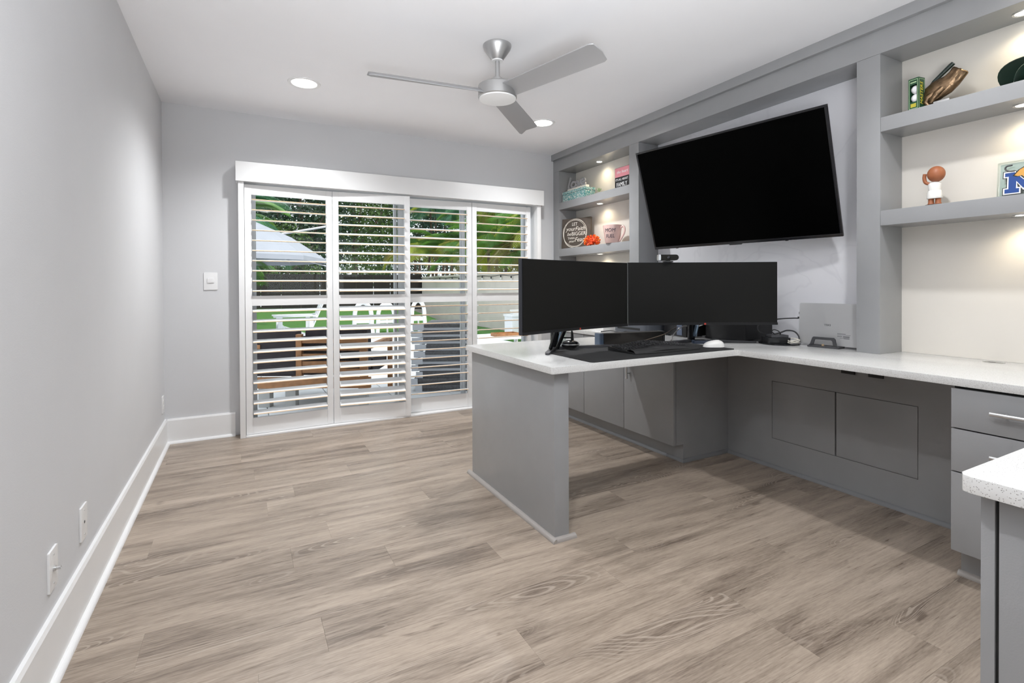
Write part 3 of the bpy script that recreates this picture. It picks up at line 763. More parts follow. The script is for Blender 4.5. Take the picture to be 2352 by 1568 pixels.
obj('end_cap', MB().prism(rrect(-.226, -.198, -.033, .033, .008), .003, .075), mat('cap_blue_grey', (.09, .13, .20), .35), sb, .004, local=True)
obj('end_cap', MB().prism(rrect(.198, .215, -.033, .033, .006), .003, .075), M_BLACK, sb, .004, local=True)
for x in (-.15, .15): obj('foot', MB().box(x-.02, x+.02, -.02, .02, 0, .005), M_RUB, sb, local=True)
M_CLEAR = glass_mat('tumbler_glass', (.93, .97, .95), .10)
tg = thing('glass_tumbler', (1.76, 2.66, ZC), 'small clear glass tumbler on the desk behind the left monitor stand', 'glass')
obj('glass_wall', MB().lathe([(.034, 0), (.042, .11), (.0395, .11), (.032, .008), (.001, .008)], (0, 0, 0), 28), M_CLEAR, tg, local=True)

# ------------------------------------------------------------------ equipment behind the monitors
pt = thing('desktop_printer', (2.60, 2.86, ZC), 'dark grey low rounded printer on the worktop behind the monitors', 'printer')
obj('body', MB().prism(rrect(2.47, 2.74, 2.66, 3.02, .05), ZC+.004, ZC+.085), mat('printer_grey', (.10, .11, .13), .3), pt, .008)
obj('lid', MB().prism(rrect(2.475, 2.735, 2.665, 3.015, .05), ZC+.087, ZC+.11), mat('printer_lid', (.06, .065, .08), .25), pt, .006)
obj('paper_slot', MB().box(2.4685, 2.475, 2.72, 2.96, ZC+.03, ZC+.045), M_GAP, pt)
wb = obj('white_tray', MB().box(2.43, 2.56, 3.08, 3.24, ZC, ZC+.035).box(2.44, 2.55, 3.09, 3.23, ZC+.035, ZC+.038), M_WHITEP, None, .003)
tag(wb, 'low white box on the far worktop seen beneath the left monitor', 'box')
pcw = thing('computer_tower', (2.72, 2.52, ZC), 'black desktop computer with a metal edge strip behind the right monitor', 'computer')
obj('case', MB().box(2.60, 2.95, 2.42, 2.62, ZC+.005, ZC+.24), M_BLACK, pcw, .006)
obj('metal_strip', MB().box(2.5975, 2.60, 2.455, 2.50, ZC+.012, ZC+.22), mat('blue_grey_metal', (.14, .17, .24), .35, metal=.7), pcw)
for z in (.05, .10): obj('port', MB().box(2.5965, 2.5975, 2.468, 2.488, ZC+z, ZC+z+.012), M_STEEL, pcw)
for x, y in ((2.62, 2.44), (2.93, 2.44), (2.62, 2.6), (2.93, 2.6)): obj('foot', MB().box(x-.012, x+.012, y-.012, y+.012, ZC, ZC+.006), M_RUB, pcw)
cvx = thing('subwoofer', (2.78, 2.20, ZC), 'black curved-front speaker cabinet standing between the right monitor and the wall', 'speaker')
pts = []
for i in range(13):
    t_ = -1+2*i/12; pts.append((2.655 + .05*t_*t_, 2.20 + .15*t_))
pts = [(x, y) for x, y in pts] + [(2.96, 2.35), (2.96, 2.05)]
mb = MB().prism(pts, ZC+.004, ZC+.20); mb.smooth = True
obj('cabinet', mb, mat('speaker_black', (.014, .014, .015), .7), cvx, sharp=30)
obj('base', MB().prism([(2.79+(x-2.79)*1.03, 2.20+(y-2.20)*1.03) for x, y in pts], ZC, ZC+.012), M_BLACKG, cvx)
def cable(label, pts, r=.0028, m=M_RUB, n=8):
    c = obj('cable', MB().tube(smooth_path(pts, n), r, 7), m, None); tag(c, label, 'cable', 'desk cables'); return c
M_GCAB = mat('grey_cable', (.30, .29, .28), .5)
cable('thin grey cable arching from the right monitor stand to the keyboard', [(2.50, 2.30, ZC+.09), (2.44, 2.30, ZC+.088), (2.36, 2.28, ZC+.06), (2.30, 2.25, ZC+.03), (2.24, 2.19, ZC+.008), (2.18, 2.13, ZC+.006)], .0026, M_GCAB)
cable('thin brown cable draped across the front of the soundbar', [(2.40, 2.30, ZC+.09), (2.28, 2.235, ZC+.082), (2.18, 2.195, ZC+.062), (2.06, 2.20, ZC+.038), (1.95, 2.205, ZC+.018), (1.86, 2.20, ZC+.006)], .0022, mat('brown_cable', (.10, .07, .05), .6))
cable('white thin cable dropping behind the right monitor stand', [(2.62, 2.22, ZC+.14), (2.585, 2.25, ZC+.105), (2.545, 2.28, ZC+.085), (2.52, 2.30, ZC+.08)], .0026, M_WHITEP)
cable('black cable with a knotted tie on the far worktop', [(2.36, 3.02, ZC+.004), (2.42, 2.98, ZC+.010), (2.45, 2.90, ZC+.004), (2.47, 2.86, ZC+.014), (2.44, 2.78, ZC+.004), (2.48, 2.70, ZC+.004)], .004)
cable('black cable crossing the worktop left of the right monitor stand', [(2.46, 2.36, ZC+.06), (2.42, 2.36, ZC+.035), (2.38, 2.33, ZC+.012), (2.33, 2.29, ZC+.006), (2.30, 2.27, ZC+.004)], .003)
# ------------------------------------------------------------------ dock stack and coil of cables beside the laptop
tr = obj('round_tray', MB().lathe([(.105, 0), (.112, .004), (.112, .007), (.106, .007), (.102, .004), (.001, .004)], (2.80, 1.895, ZC), 36), M_BLACKG, None)
tag(tr, 'thin round black tray under the dock beside the laptop', 'tray')
dk = thing('docking_station', (2.775, 1.90, ZC+.004), 'black stacked docking hub on a round tray with cables on top', 'dock', rz=math.radians(-30))
obj('hub', MB().prism(rrect(-.065, .065, -.050, .050, .010), 0, .036), M_BLACK, dk, .003, local=True)
obj('front_port', MB().box(-.045, -.005, -.0512, -.05, .010, .024), M_SOCKET, dk, local=True)
obj('upper_drive', MB().prism(rrect(-.045, .055, -.044, .036, .006), .037, .052), M_DKGREY, dk, .002, local=True)
M_CREAM = mat('cream_cable', (.72, .68, .60), .5)
cable('black cable rising from the dock to the laptop edge', [(2.74, 1.93, ZC+.058), (2.70, 1.955, ZC+.075), (2.695, 1.955, ZC+.11), (2.73, 1.93, ZC+.135), (2.79, 1.885, ZC+.148), (2.86, 1.845, ZC+.152), (2.876, 1.826, ZC+.152)], .0036)
cable('black cable looping over the dock down to the worktop', [(2.75, 1.89, ZC+.060), (2.78, 1.87, ZC+.070), (2.82, 1.86, ZC+.080), (2.85, 1.835, ZC+.075), (2.86, 1.815, ZC+.05), (2.855, 1.805, ZC+.02)], .0042)
cable('small black cable loop standing on the dock', [(2.76, 1.90, ZC+.060), (2.74, 1.90, ZC+.075), (2.75, 1.895, ZC+.085), (2.775, 1.885, ZC+.078), (2.79, 1.88, ZC+.062), (2.80, 1.89, ZC+.058)], .0028)
pts = []
for i in range(60):
    t_ = i/59*2*PI*3.3; pts.append((2.815+.040*math.cos(t_)+.002*math.sin(i), 1.815+.022*math.sin(t_), ZC+.014+.010*math.sin(t_*.7)+.012*i/59))
cable('coil of cream cable lying beside the laptop', pts, .0030, M_CREAM, 2)

# ------------------------------------------------------------------ laptop in its vertical stand
lp = thing('laptop', (2.885, 1.62, ZC+.012), 'closed silver laptop standing on edge against the wall beside the pilaster', 'laptop')
lM = basis((2.868, 1.6425, ZC+.012), (.02, -1, 0), (.06, 0, 1))
obj('base_half', MB().prism(rrect(-.1725, .1725, 0, .232, .010), -.0085, -.0005).xf(lM), M_SILVER, lp, .0015)
obj('lid_half', MB().prism(rrect(-.1725, .1725, 0, .232, .010), .0005, .0065).xf(lM), M_SILVER, lp, .0015)
obj('hinge_gap', MB().box(-.168, .168, .004, .228, -.0005, .0005).xf(lM), M_GAP, lp)
lettering('DELL', .0145, lM @ Matrix.Translation((-.012, .112, .0066)) @ Matrix.Rotation(PI, 4, 'Z'), M_BLACK, lp, name='logo', extr=.0003, sx=1.15)
for i, (x0, x1, y, th_) in enumerate(((.042, .085, .068, .0016), (.042, .110, .062, .0010), (.042, .068, .054, .0018), (.072, .105, .053, .0034), (.055, .092, .045, .0010), (.075, .105, .044, .0022))):
    obj('print_line', MB().box(x0, x1, y-th_, y+th_, .0065, .0068).xf(lM), mat('print_grey', (.16, .16, .17), .6), lp)
obj('usb_plug', MB().box(-.185, -.1725, .138, .150, -.006, .002).xf(lM), M_BLACK, lp)
obj('usb_plug', MB().box(-.1775, -.1725, .165, .178, -.006, .002).xf(lM), M_BLACK, lp)
ls = thing('laptop_stand', (2.855, 1.64, ZC), 'dark grey upright cradle holding the silver laptop', 'laptop stand')
sM = basis((2.846, 1.655, ZC), (.10, -1, 0), (0, 0, 1))
obj('base', MB().prism(rrect(-.082, .082, -.045, .030, .006), 0, .010).xf(sM @ Matrix.Rotation(-PI/2*0, 4, 'X') @ Matrix(((1, 0, 0, 0), (0, 0, 1, 0), (0, 1, 0, 0), (0, 0, 0, 1)))), M_DKGREY, ls, .002)
ring = [(-.082, .008), (-.070, .018), (-.058, .052), (-.052, .058), (.052, .058), (.060, .050), (.066, .018), (.082, .008)]
inner = [(-.054, .014), (-.046, .040), (-.040, .044), (.040, .044), (.046, .038), (.050, .014)]
mb = MB(); 
outer = ring; inn = [inner[0], inner[0], inner[1], inner[2], inner[3], inner[4], inner[5], inner[5]]
vs = [(x, y, .020) for x, y in outer] + [(x, y, .020) for x, y in inn] + [(x, y, .012) for x, y in outer] + [(x, y, .012) for x, y in inn]
fs = []
for i in range(7):
    fs += [(i, i+1, 8+i+1, 8+i), (16+i, 24+i, 24+i+1, 16+i+1), (i, 16+i, 16+i+1, i+1), (8+i, 8+i+1, 24+i+1, 24+i)]
fs += [(0, 8, 24, 16), (7, 23, 31, 15)]
mb.add(vs, fs)
bmx = mb.xf(sM)
obj('front_bracket', bmx, M_DKGREY, ls)
obj('brass_knob', MB().box(-.006, .005, .010, .020, .018, .026).xf(sM), mat('brass', (.55, .40, .25), .4, metal=.7), ls)

# ------------------------------------------------------------------ things on the far shelves
Z1, Z2 = 1.9451, 1.4837
bx = thing('keepsake_box', (2.885, 4.035, Z1), 'teal and white mosaic keepsake box on the top far shelf', 'box')
MOS = mosaic_mat()
obj('box_body', MB().box(2.822, 2.945, 3.850, 4.215, Z1, Z1+.072), MOS, bx, .002)
obj('box_lid', MB().box(2.819, 2.948, 3.847, 4.218, Z1+.074, Z1+.098), MOS, bx, .002)
lv = thing('word_sign', (2.87, 3.99, Z1+.098), 'grey cut-out word love on a cream base atop the mosaic box', 'sign')
obj('sign_base', MB().box(2.845, 2.885, 3.860, 4.165, Z1+.098, Z1+.122), mat('cream_paint', (.78, .74, .66), .6), lv, .002)
lvM = basis((2.858, 4.165, Z1+.118), (0, -1, 0), (0, 0, 1))
sc_ = .205
W_LOVE = [[(.22, 1.0), (.10, .60), (.03, .20), (.06, .02), (.18, .04)],
          [(.45+.20*math.cos(2*PI*i/16), .28+.24*math.sin(2*PI*i/16)) for i in range(17)],
          [(.66, .40), (.74, .50), (.80, .30), (.84, .06), (.96, .30), (1.03, .54)],
          [(1.08, .27), (1.30, .31), (1.33, .46), (1.20, .55), (1.08, .40), (1.08, .16), (1.22, .03), (1.40, .12)]]
M_LOVE = mat('pewter_paint', (.30, .30, .31), .5)
for st in W_LOVE:
    P = [(x*sc_, y*.105*1.05+.008, 0) for x, y in st]
    mb = MB().tube(smooth_path(P, 4) if len(P) < 12 else P, .0118, 8)
    mb.v = [(x, y, z*.8) for x, y, z in mb.v]
    obj('letter', mb.xf(lvM), M_LOVE, lv)
sk = thing('succulent', (2.925, 3.835, Z1), 'tiny pale green plant beside the mosaic box', 'plant')
sk.location = (2.965, 3.815, Z1); ROOT[sk.name] = Matrix.Translation((2.965, 3.815, Z1))
obj('pot', MB().lathe([(.014, 0), (.020, .05), (.017, .05), (.001, .045)], (0, 0, 0), 16), mat('pale_pot', (.62, .62, .55), .6), sk, local=True)
lfm = MB().ell((0, 0, .02), .006, .003, .022, 8, 6).mesh('leaf'); lfm.materials.append(mat('pale_leaf', (.36, .46, .28), .6))
for i in range(9):
    inst('leaf', lfm, sk, Matrix.Translation((0, 0, .05)) @ Matrix.Rotation(i*2.4, 4, 'Z') @ Matrix.Rotation(.15+.07*i, 4, 'X'))
# pink and black quote block
M_PINK = mat('pink_print', (.72, .27, .31), .6); M_WPRINT = mat('white_print', (.85, .85, .85), .6)
fb = thing('quote_block', (2.86, 3.33, Z1), 'upright pink and black quote block at the right end of the top far shelf', 'sign')
fM = basis((2.845, 3.44, Z1), (.02, -1, 0), (0, 0, 1))
FW, FH = .19, .178
obj('block', MB().box(0, FW, 0, FH, -.035, 0).xf(fM), M_BLACK, fb, .001)
obj('pink_label', MB().box(.003, FW-.003, FH*.55, FH-.002, 0, .0012).xf(fM), M_PINK, fb)
lettering('the heart', .036, fM @ Matrix.Translation((FW*.5, FH*.78, .0013)), M_WPRINT, fb, .25, sx=1.05)
lettering("IT'S ALL ABOUT", .026, fM @ Matrix.Translation((FW*.46, FH*.42, .0006)), M_WPRINT, fb, sx=.85)
lettering('FAMILY', .050, fM @ Matrix.Translation((FW*.46, FH*.18, .0006)), M_WPRINT, fb, sx=.82)
# round-text canvas sign
sg = thing('quote_sign', (2.88, 4.05, Z2), 'square brown sign with white circle lettering on the lower far shelf', 'sign')
sM_ = basis((2.812, 4.225, Z2), (.125, -.335, 0), (.06, .01, 1))
SW = .335; SH = .295
obj('board', MB().box(0, SW, 0, SH, -.022, 0).xf(sM_), mat('brown_board', (.085, .068, .055), .7, var=.15, vscale=20), sg, .0015)
M_CHALK = mat('chalk_white', (.82, .78, .70), .7)
for k, (rr, ph_, ex) in enumerate(((.136, .0, 1.02), (.140, 1.1, .97), (.131, 2.3, 1.0))):
    P = [(SW*.46+(rr+.004*math.sin(3*t+ph_))*ex*math.cos(t), SH*.5+(rr+.004*math.sin(2*t+ph_))*math.sin(t)/ex, .0005) for t in [2*PI*i/48 for i in range(49)]]
    mb = MB().tube(P, .0018, 5); obj('circle_line', mb.xf(sM_), M_CHALK, sg)
for txt, x, y, sz, sh_, sx in (('LET', .45, .80, .046, 0, .9), ('your', .31, .645, .058, .3, 1.0), ('Faith', .64, .645, .058, .3, 1.0), ('be', .26, .475, .048, .3, 1), ('BIGGER', .60, .475, .052, 0, .95),
                               ('THAN', .34, .335, .030, 0, 1), ('your', .36, .235, .034, .3, 1), ('Fear', .62, .28, .062, .3, 1.0)):
    lettering(txt, sz, sM_ @ Matrix.Translation((SW*x, SH*y, .0006)), M_CHALK, sg, sh_, sx=sx)
# orange flower
fz = thing('orange_flower', (2.850, 3.775, Z2), 'bright orange artificial flower head lying beside the brown sign', 'flower')
pm = MB().add([(0, 0, 0), (-.006, 0, .012), (-.007, .002, .024), (0, .004, .030), (.007, .002, .024), (.006, 0, .012)], [(0, 1, 2), (0, 2, 3), (0, 3, 4), (0, 4, 5)])
pmesh = [pm.mesh('petal'), pm.mesh('petal')]
pmesh[0].materials.append(mat('petal_red_orange', (.78, .075, .012), .6)); pmesh[1].materials.append(mat('petal_orange', (.85, .20, .015), .6))
obj('flower_core', MB().ell((0, 0, .045), .034, .062, .030, 14, 8), MATS['petal_red_orange'], fz, local=True)
for i in range(150):
    th_ = math.acos(1-1.8*random.random()); ph_ = i*2.399
    R_ = Matrix.Rotation(ph_, 4, 'Z') @ Matrix.Rotation(th_, 4, 'Y')
    d_ = R_ @ Vector((0, 0, 1))
    inst('petal', pmesh[random.random() < .4], fz, Matrix.Translation((d_.x*.040, d_.y*.070, .045+d_.z*.034)) @ R_ @ Matrix.Rotation(random.random()*6, 4, 'Z') @ Matrix.Rotation(random.uniform(-.6, .6), 4, 'X'))
# mug
mg = thing('coffee_mug', (2.845, 3.475, Z2), 'large pink mug with dark handwritten lettering on the lower far shelf', 'mug')
M_MUG = mat('pink_glaze', (.72, .50, .46), .3)
obj('mug_body', MB().lathe([(.056, 0), (.062, .006), (.082, .150), (.082, .156), (.078, .156), (.058, .012), (.001, .010)], (0, 0, 0), 36), M_MUG, mg, local=True)
ha = math.radians(-72)
hp = [(.078, .125), (.105, .142), (.122, .120), (.118, .085), (.100, .055), (.082, .030), (.066, .012)]
obj('mug_handle', MB().tube(smooth_path([(r*math.cos(ha), r*math.sin(ha), z) for r, z in hp], 5), .0085, 10), M_MUG, mg, local=True)
for txt, z in (('MOM', .108), ('FUEL', .058)):
    me = text_mesh(txt, .044, .15, .0004, sx=.9)
    for v in me.vertices:
        a = math.radians(213) + v.co.x/.075; rad = .062+.020*(z+v.co.y)/.15+.0008+v.co.z
        v.co = Vector((rad*math.cos(a), rad*math.sin(a), z+v.co.y))
    obj('lettering', me, mat('mug_print', (.05, .04, .06), .5), mg, local=True)
bk = thing('white_booklet', (2.90, 3.225, Z2), 'thin white booklet standing beside the pink mug', 'book')
obj('cover', MB().box(2.84, 2.96, 3.212, 3.216, Z2, Z2+.135).box(2.84, 2.96, 3.228, 3.232, Z2, Z2+.135).box(2.956, 2.96, 3.216, 3.228, Z2, Z2+.135), M_WHITEP, bk)
obj('pages', MB().box(2.842, 2.956, 3.2162, 3.2278, Z2+.002, Z2+.133), mat('paper', (.8, .78, .74), .8), bk)

# ------------------------------------------------------------------ things on the near shelves
gb = thing('golf_ball_box', (2.842, 1.224, Z1), 'slim dark green sleeve of golf balls with yellow lettering', 'box', rz=math.radians(-8))
M_GRN = mat('carton_green', (.018, .075, .035), .3); M_YEL = mat('carton_yellow', (.72, .60, .05), .5); M_LGRN = mat('carton_line', (.45, .60, .35), .5)
GW, GH = .0225, .150
cart = MB().box(-GW, GW, -GW, -GW+.002, 0, GH).box(-GW, GW, GW-.002, GW, 0, GH).box(GW-.002, GW, -GW+.002, GW-.002, 0, GH)
cart.box(-GW, GW-.002, -GW+.002, GW-.002, 0, .002).box(-GW, GW-.002, -GW+.002, GW-.002, GH-.002, GH)
cart.box(-GW, -GW+.002, -GW+.002, GW-.002, .002, .038).box(-GW, -GW+.002, -GW+.002, GW-.002, .120, GH-.002).box(-GW, -GW+.002, -GW+.002, -GW+.008, .038, .120).box(-GW, -GW+.002, GW-.008, GW-.002, .038, .120)
obj('carton', cart, M_GRN, gb, local=True)
for (ya, yb_, za, zb_) in ((-.019, .019, .006, .008), (-.019, .019, .142, .144), (-.019, -.0175, .006, .144), (.0175, .019, .006, .144)):
    obj('carton_line', MB().box(-GW-.0004, -GW, ya, yb_, za, zb_), M_LGRN, gb, local=True)
    obj('carton_line', MB().box(ya, yb_, -GW-.0004, -GW, za, zb_), M_LGRN, gb, local=True)
for z in (.058, .099): obj('golf_ball', MB().ell((-.002, 0, z), .0195, .0195, .0205, 20, 12), mat('ball_white', (.82, .82, .84), .35, bump=.3, bscale=260), gb, local=True)
yM = Matrix(((1, 0, 0, 0), (0, 0, -1, -GW-.0003), (0, 1, 0, .075), (0, 0, 0, 1)))
lettering('MASTERS', .026, ROOT[gb.name] @ yM @ Matrix.Rotation(PI/2, 4, 'Z'), M_YEL, gb, .25, extr=.0003)
xM = Matrix(((0, 0, -1, -GW-.0003), (-1, 0, 0, 0), (0, 1, 0, 0), (0, 0, 0, 1)))
for z in (.014, .020, .026): obj('print_line', MB().box(-GW-.0005, -GW, -.012, .012, z, z+.004), M_YEL, gb, local=True)
obj('print_line', MB().box(-GW-.0005, -GW, -.013, .013, .128, .133), M_LGRN, gb, local=True)
gl = thing('glove_sculpture', (2.885, 1.115, Z1), 'bronze sculpture of a creased glove with a dark club shaft behind it', 'sculpture')
M_BRZ = mat('bronze', (.20, .13, .075), .30, metal=.85, var=.35, vscale=40, bump=.5, bscale=70)
def loft(path, ra, rb, axis, seg=16):
    mb = MB(); mb.smooth = True; vs = []; P = [Vector(p) for p in path]
    for i, p in enumerate(P):
        d = (P[min(i+1, len(P)-1)]-P[max(i-1, 0)]).normalized(); a = Vector(axis); a = (a-d*a.dot(d)).normalized(); b = d.cross(a)
        for k in range(seg):
            t = 2*PI*k/seg; vs.append(p + a*ra[i]*math.cos(t) + b*rb[i]*math.sin(t))
    n = len(P); fs = [(i*seg+k, i*seg+(k+1) % seg, (i+1)*seg+(k+1) % seg, (i+1)*seg+k) for i in range(n-1) for k in range(seg)]
    fs += [tuple(range(seg))[::-1], tuple(range((n-1)*seg, n*seg))]
    return mb.add(vs, fs)
pth = [(2.872, 1.196, 1.972), (2.873, 1.186, 1.990), (2.875, 1.172, 2.010), (2.877, 1.150, 2.026), (2.880, 1.126, 2.038), (2.882, 1.104, 2.052), (2.884, 1.086, 2.072), (2.885, 1.074, 2.088), (2.885, 1.070, 2.093)]
gm = loft(pth, [.016, .023, .027, .029, .028, .026, .026, .026, .023], [.016, .034, .044, .046, .044, .038, .034, .035, .031], (1, 0, 0), 28)
rg = random.Random(3)
gm.v = [(x + .0022*math.sin(140*y+90*z) + .0016*math.sin(260*z-120*y+x*400), y + .0012*math.sin(300*z), z + .0018*math.sin(180*y+240*z)) for x, y, z in gm.v]
obj('glove', gm, M_BRZ, gl, sharp=80)
for i in range(4):
    xx = 2.858+i*.011
    obj('finger', loft([(xx, 1.165, 2.010), (xx-.004, 1.184, 1.995), (xx-.006, 1.192, 1.974), (xx-.004, 1.182, 1.957), (xx, 1.160, 1.953)], [.010, .0105, .010, .009, .006], [.012, .012, .011, .009, .006], (1, 0, 0), 12), M_BRZ, gl, sharp=80)
obj('thumb', loft([(2.858, 1.128, 2.022), (2.850, 1.146, 2.004), (2.848, 1.160, 1.984), (2.850, 1.170, 1.964)], [.012, .012, .011, .007], [.014, .014, .011, .007], (1, 0, 0), 12), M_BRZ, gl, sharp=80)
obj('silver_plate', MB().box(2.842, 2.848, 1.098, 1.158, Z1, Z1+.020), M_STEEL, gl, .001)
obj('plinth', MB().box(2.848, 2.93, 1.085, 1.195, Z1, Z1+.012), M_BLACKG, gl, .001)
obj('club_shaft', MB().tube([(2.885, 1.205, 2.030), (2.885, 1.172, 2.072), (2.885, 1.108, 2.124), (2.885, 1.098, 2.131)], [.006, .008, .010, .009], 12), mat('grip_green_black', (.010, .022, .016), .35), gl)
pu = thing('putter', (2.84, 1.26, Z1), 'small black putter lying at the left end of the near top shelf', 'golf club')
obj('shaft', MB().tube([(2.845, 1.275, Z1+.006), (2.868, 1.250, Z1+.030), (2.885, 1.232, Z1+.048)], .003, 8), M_STEEL, pu)
obj('head', MB().box(2.875, 2.90, 1.205, 1.250, Z1, Z1+.016), M_BLACKG, pu, .003)
cpx = thing('baseball_cap', (2.912, .805, Z1), 'dark green baseball cap at the right end of the near top shelf', 'cap', rz=math.radians(176))
M_CAPG = mat('cap_green', (.035, .105, .065), .8, sheen=.3, var=.08, vscale=60); M_CAPD = mat('cap_under_shade', (.012, .035, .022), .85)  # bill underside gets a darker green that carries its shade
capm = MB(); capm.smooth = True
cprof = [(.094, .0), (.095, .015), (.096, .030), (.095, .050), (.092, .070), (.086, .088), (.078, .104), (.066, .116), (.052, .124), (.020, .133), (.001, .134)]
cm_ = MB(); cm_.smooth = True; cv = []; sg_ = 40
for r_, z_ in cprof:
    for k in range(sg_):
        t_ = 2*PI*k/sg_; t_ = t_ if t_ < PI else t_-2*PI
        zm = .072*math.cos(t_*1.24)**.8 if abs(t_) < math.radians(72) else 0
        cv.append((r_*1.08*math.cos(t_), r_*.95*math.sin(t_), max(z_, zm if r_ > .085 else z_)))
cm_.add(cv, [(i_*sg_+k, i_*sg_+(k+1) % sg_, (i_+1)*sg_+(k+1) % sg_, (i_+1)*sg_+k) for i_ in range(len(cprof)-1) for k in range(sg_)])
obj('crown', cm_, M_CAPG, cpx, local=True, sharp=80)
vs = []; fs = []; nb_, nr = 18, 5
for j in range(nr+1):
    for i in range(nb_+1):
        a = math.radians(-72+144*i/nb_); r_ = .096 + (.075*(math.cos(a*1.05)**.6 if math.cos(a*1.05) > 0 else 0))*j/nr
        x = r_*math.cos(a)*1.08; y = r_*math.sin(a)*.95
        z = .072*math.cos(a*1.24)**.8*(1-.10*j/nr) + .002
        vs.append((x, y, max(.002, z)))
n1 = nb_+1
for j in range(nr):
    for i in range(nb_): fs.append((j*n1+i, j*n1+i+1, (j+1)*n1+i+1, (j+1)*n1+i))
o_ = len(vs); vs2 = [(x, y, z+.0035) for x, y, z in vs]
mbt = MB().add(vs2, fs); mbt.smooth = True; obj('bill', mbt, M_CAPG, cpx, local=True, sharp=80)
mbu = MB().add(vs, fs); mbu.smooth = True; obj('bill_underside', mbu, M_CAPD, cpx, local=True, sharp=80)
obj('button', MB().ell((0, 0, .135), .008, .008, .004, 12, 6), M_CAPG, cpx, local=True)
# plain figurine on the lower near shelf
fg = thing('figurine', (2.875, 1.165, Z2), 'small brown and white figurine with a raised arm on a black base', 'figurine', rz=math.radians(15))
M_FB = mat('figurine_brown', (.33, .11, .045), .5); M_FW = mat('figurine_white', (.80, .79, .76), .5)
obj('base', MB().lathe([(.034, 0), (.036, .003), (.034, .008), (.001, .008)], (0, 0, 0), 24, .85, 1.05), M_BLACKG, fg, local=True)
for y in (-.013, .013): obj('leg', MB().lathe([(.014, .008), (.011, .018), (.0105, .040)], (0, y, 0), 14), M_FB, fg, local=True)
obj('shorts', MB().lathe([(.024, .036), (.026, .040), (.022, .072), (.020, .074)], (0, 0, 0), 20, .85, 1.15), M_FW, fg, local=True)
obj('torso', MB().lathe([(.020, .074), (.022, .090), (.023, .104), (.014, .114), (.008, .118)], (0, 0, 0), 20, .8, 1.1), M_FW, fg, local=True)
obj('head', MB().ell((-.002, -.006, .150), .033, .034, .037, 28, 18), M_FB, fg, local=True)
obj('raised_arm', MB().tube(smooth_path([(0, .018, .106), (0, .033, .116), (0, .038, .136), (0, .036, .156)], 4), .0075, 10), M_FB, fg, local=True)
# acrylic plaque with letter emblem
pq = thing('acrylic_plaque', (2.90, .83, Z2), 'clear acrylic plaque with a blue letter emblem and orange animal mark', 'plaque')
qM = basis((2.885, .948, Z2), (.02, -1, 0), (.10, 0, 1))
PWd, PHt = .235, .158
obj('acrylic_slab', MB().prism(rrect(0, PWd, 0, PHt, .004), -.020, 0).xf(qM), glass_mat('acrylic', (.90, .95, .92), .12), pq, .002)
obj('frosted_back', MB().prism(rrect(.004, PWd-.004, .004, PHt-.004, .004), -.0215, -.0202).xf(qM), mat('pale_backing', (.62, .66, .63), .6), pq)
def emblem_M(gx):
    w_, h_, s0 = .118, .088, .030
    P = [(0, 0), (.046, 0), (.046, .018), (.036, .018), (.036, .050), (w_/2, .016), (w_-.036, .050), (w_-.036, .018), (w_-.046, .018), (w_-.046, 0), (w_, 0), (w_, .018), (w_-.012, .018), (w_-.012, h_-.016), (w_, h_-.016), (w_, h_), (w_-.030, h_), (w_/2, .052), (.030, h_), (0, h_), (0, h_-.016), (.012, h_-.016), (.012, .018), (0, .018)]
    n = len(P); out = []
    for i in range(n):
        p0, p1, p2 = Vector(P[i-1]), Vector(P[i]), Vector(P[(i+1) % n])
        e1 = (p1-p0).normalized(); e2 = (p2-p1).normalized(); n1_ = Vector((e1.y, -e1.x)); n2_ = Vector((e2.y, -e2.x))
        b_ = (n1_+n2_); k_ = gx/max(.35, 1+n1_.dot(n2_)); out.append((p1.x+b_.x*k_, p1.y+b_.y*k_))
    return out
eM = qM @ Matrix.Translation((.026, .020, 0))
for gx, zz_, mm in ((.0075, .0004, M_BLACK), (.0048, .0009, M_WPRINT), (.0, .0014, mat('emblem_blue', (.008, .055, .25), .4))):
    mbp = MB().prism(emblem_M(gx), 0, zz_).xf(eM); obj('emblem_letter', mbp, mm, pq)
body = [(.028, .074), (.044, .096), (.070, .112), (.098, .116), (.112, .124), (.120, .118), (.138, .118), (.144, .124), (.152, .114), (.160, .100), (.156, .084), (.140, .076), (.132, .060), (.146, .046), (.136, .040), (.118, .052), (.108, .070), (.090, .074), (.078, .060), (.062, .058), (.052, .070), (.040, .068)]
tig = lambda k, z: MB().prism([(.1+(x-.1)*k, .088+(y-.088)*k) for x, y in body], 0.0014, z)
obj('emblem_animal', tig(1.06, .0018).xf(eM), M_BLACK, pq)
obj('emblem_animal', tig(.97, .0022).xf(eM), mat('emblem_orange', (.66, .33, .06), .5), pq)
for i in range(6):
    x = .060+i*.014
    obj('emblem_stripe', MB().prism([(x, .108), (x+.006, .110), (x+.010, .086), (x+.005, .094)], .0022, .0026).xf(eM), M_BLACK, pq)
obj('emblem_tail', MB().tube(smooth_path([(.030, .094, .001), (.012, .096, .001), (.000, .106, .001), (.004, .118, .001), (.022, .120, .001)], 4), .0032, 6).xf(eM), M_DKGREY, pq)

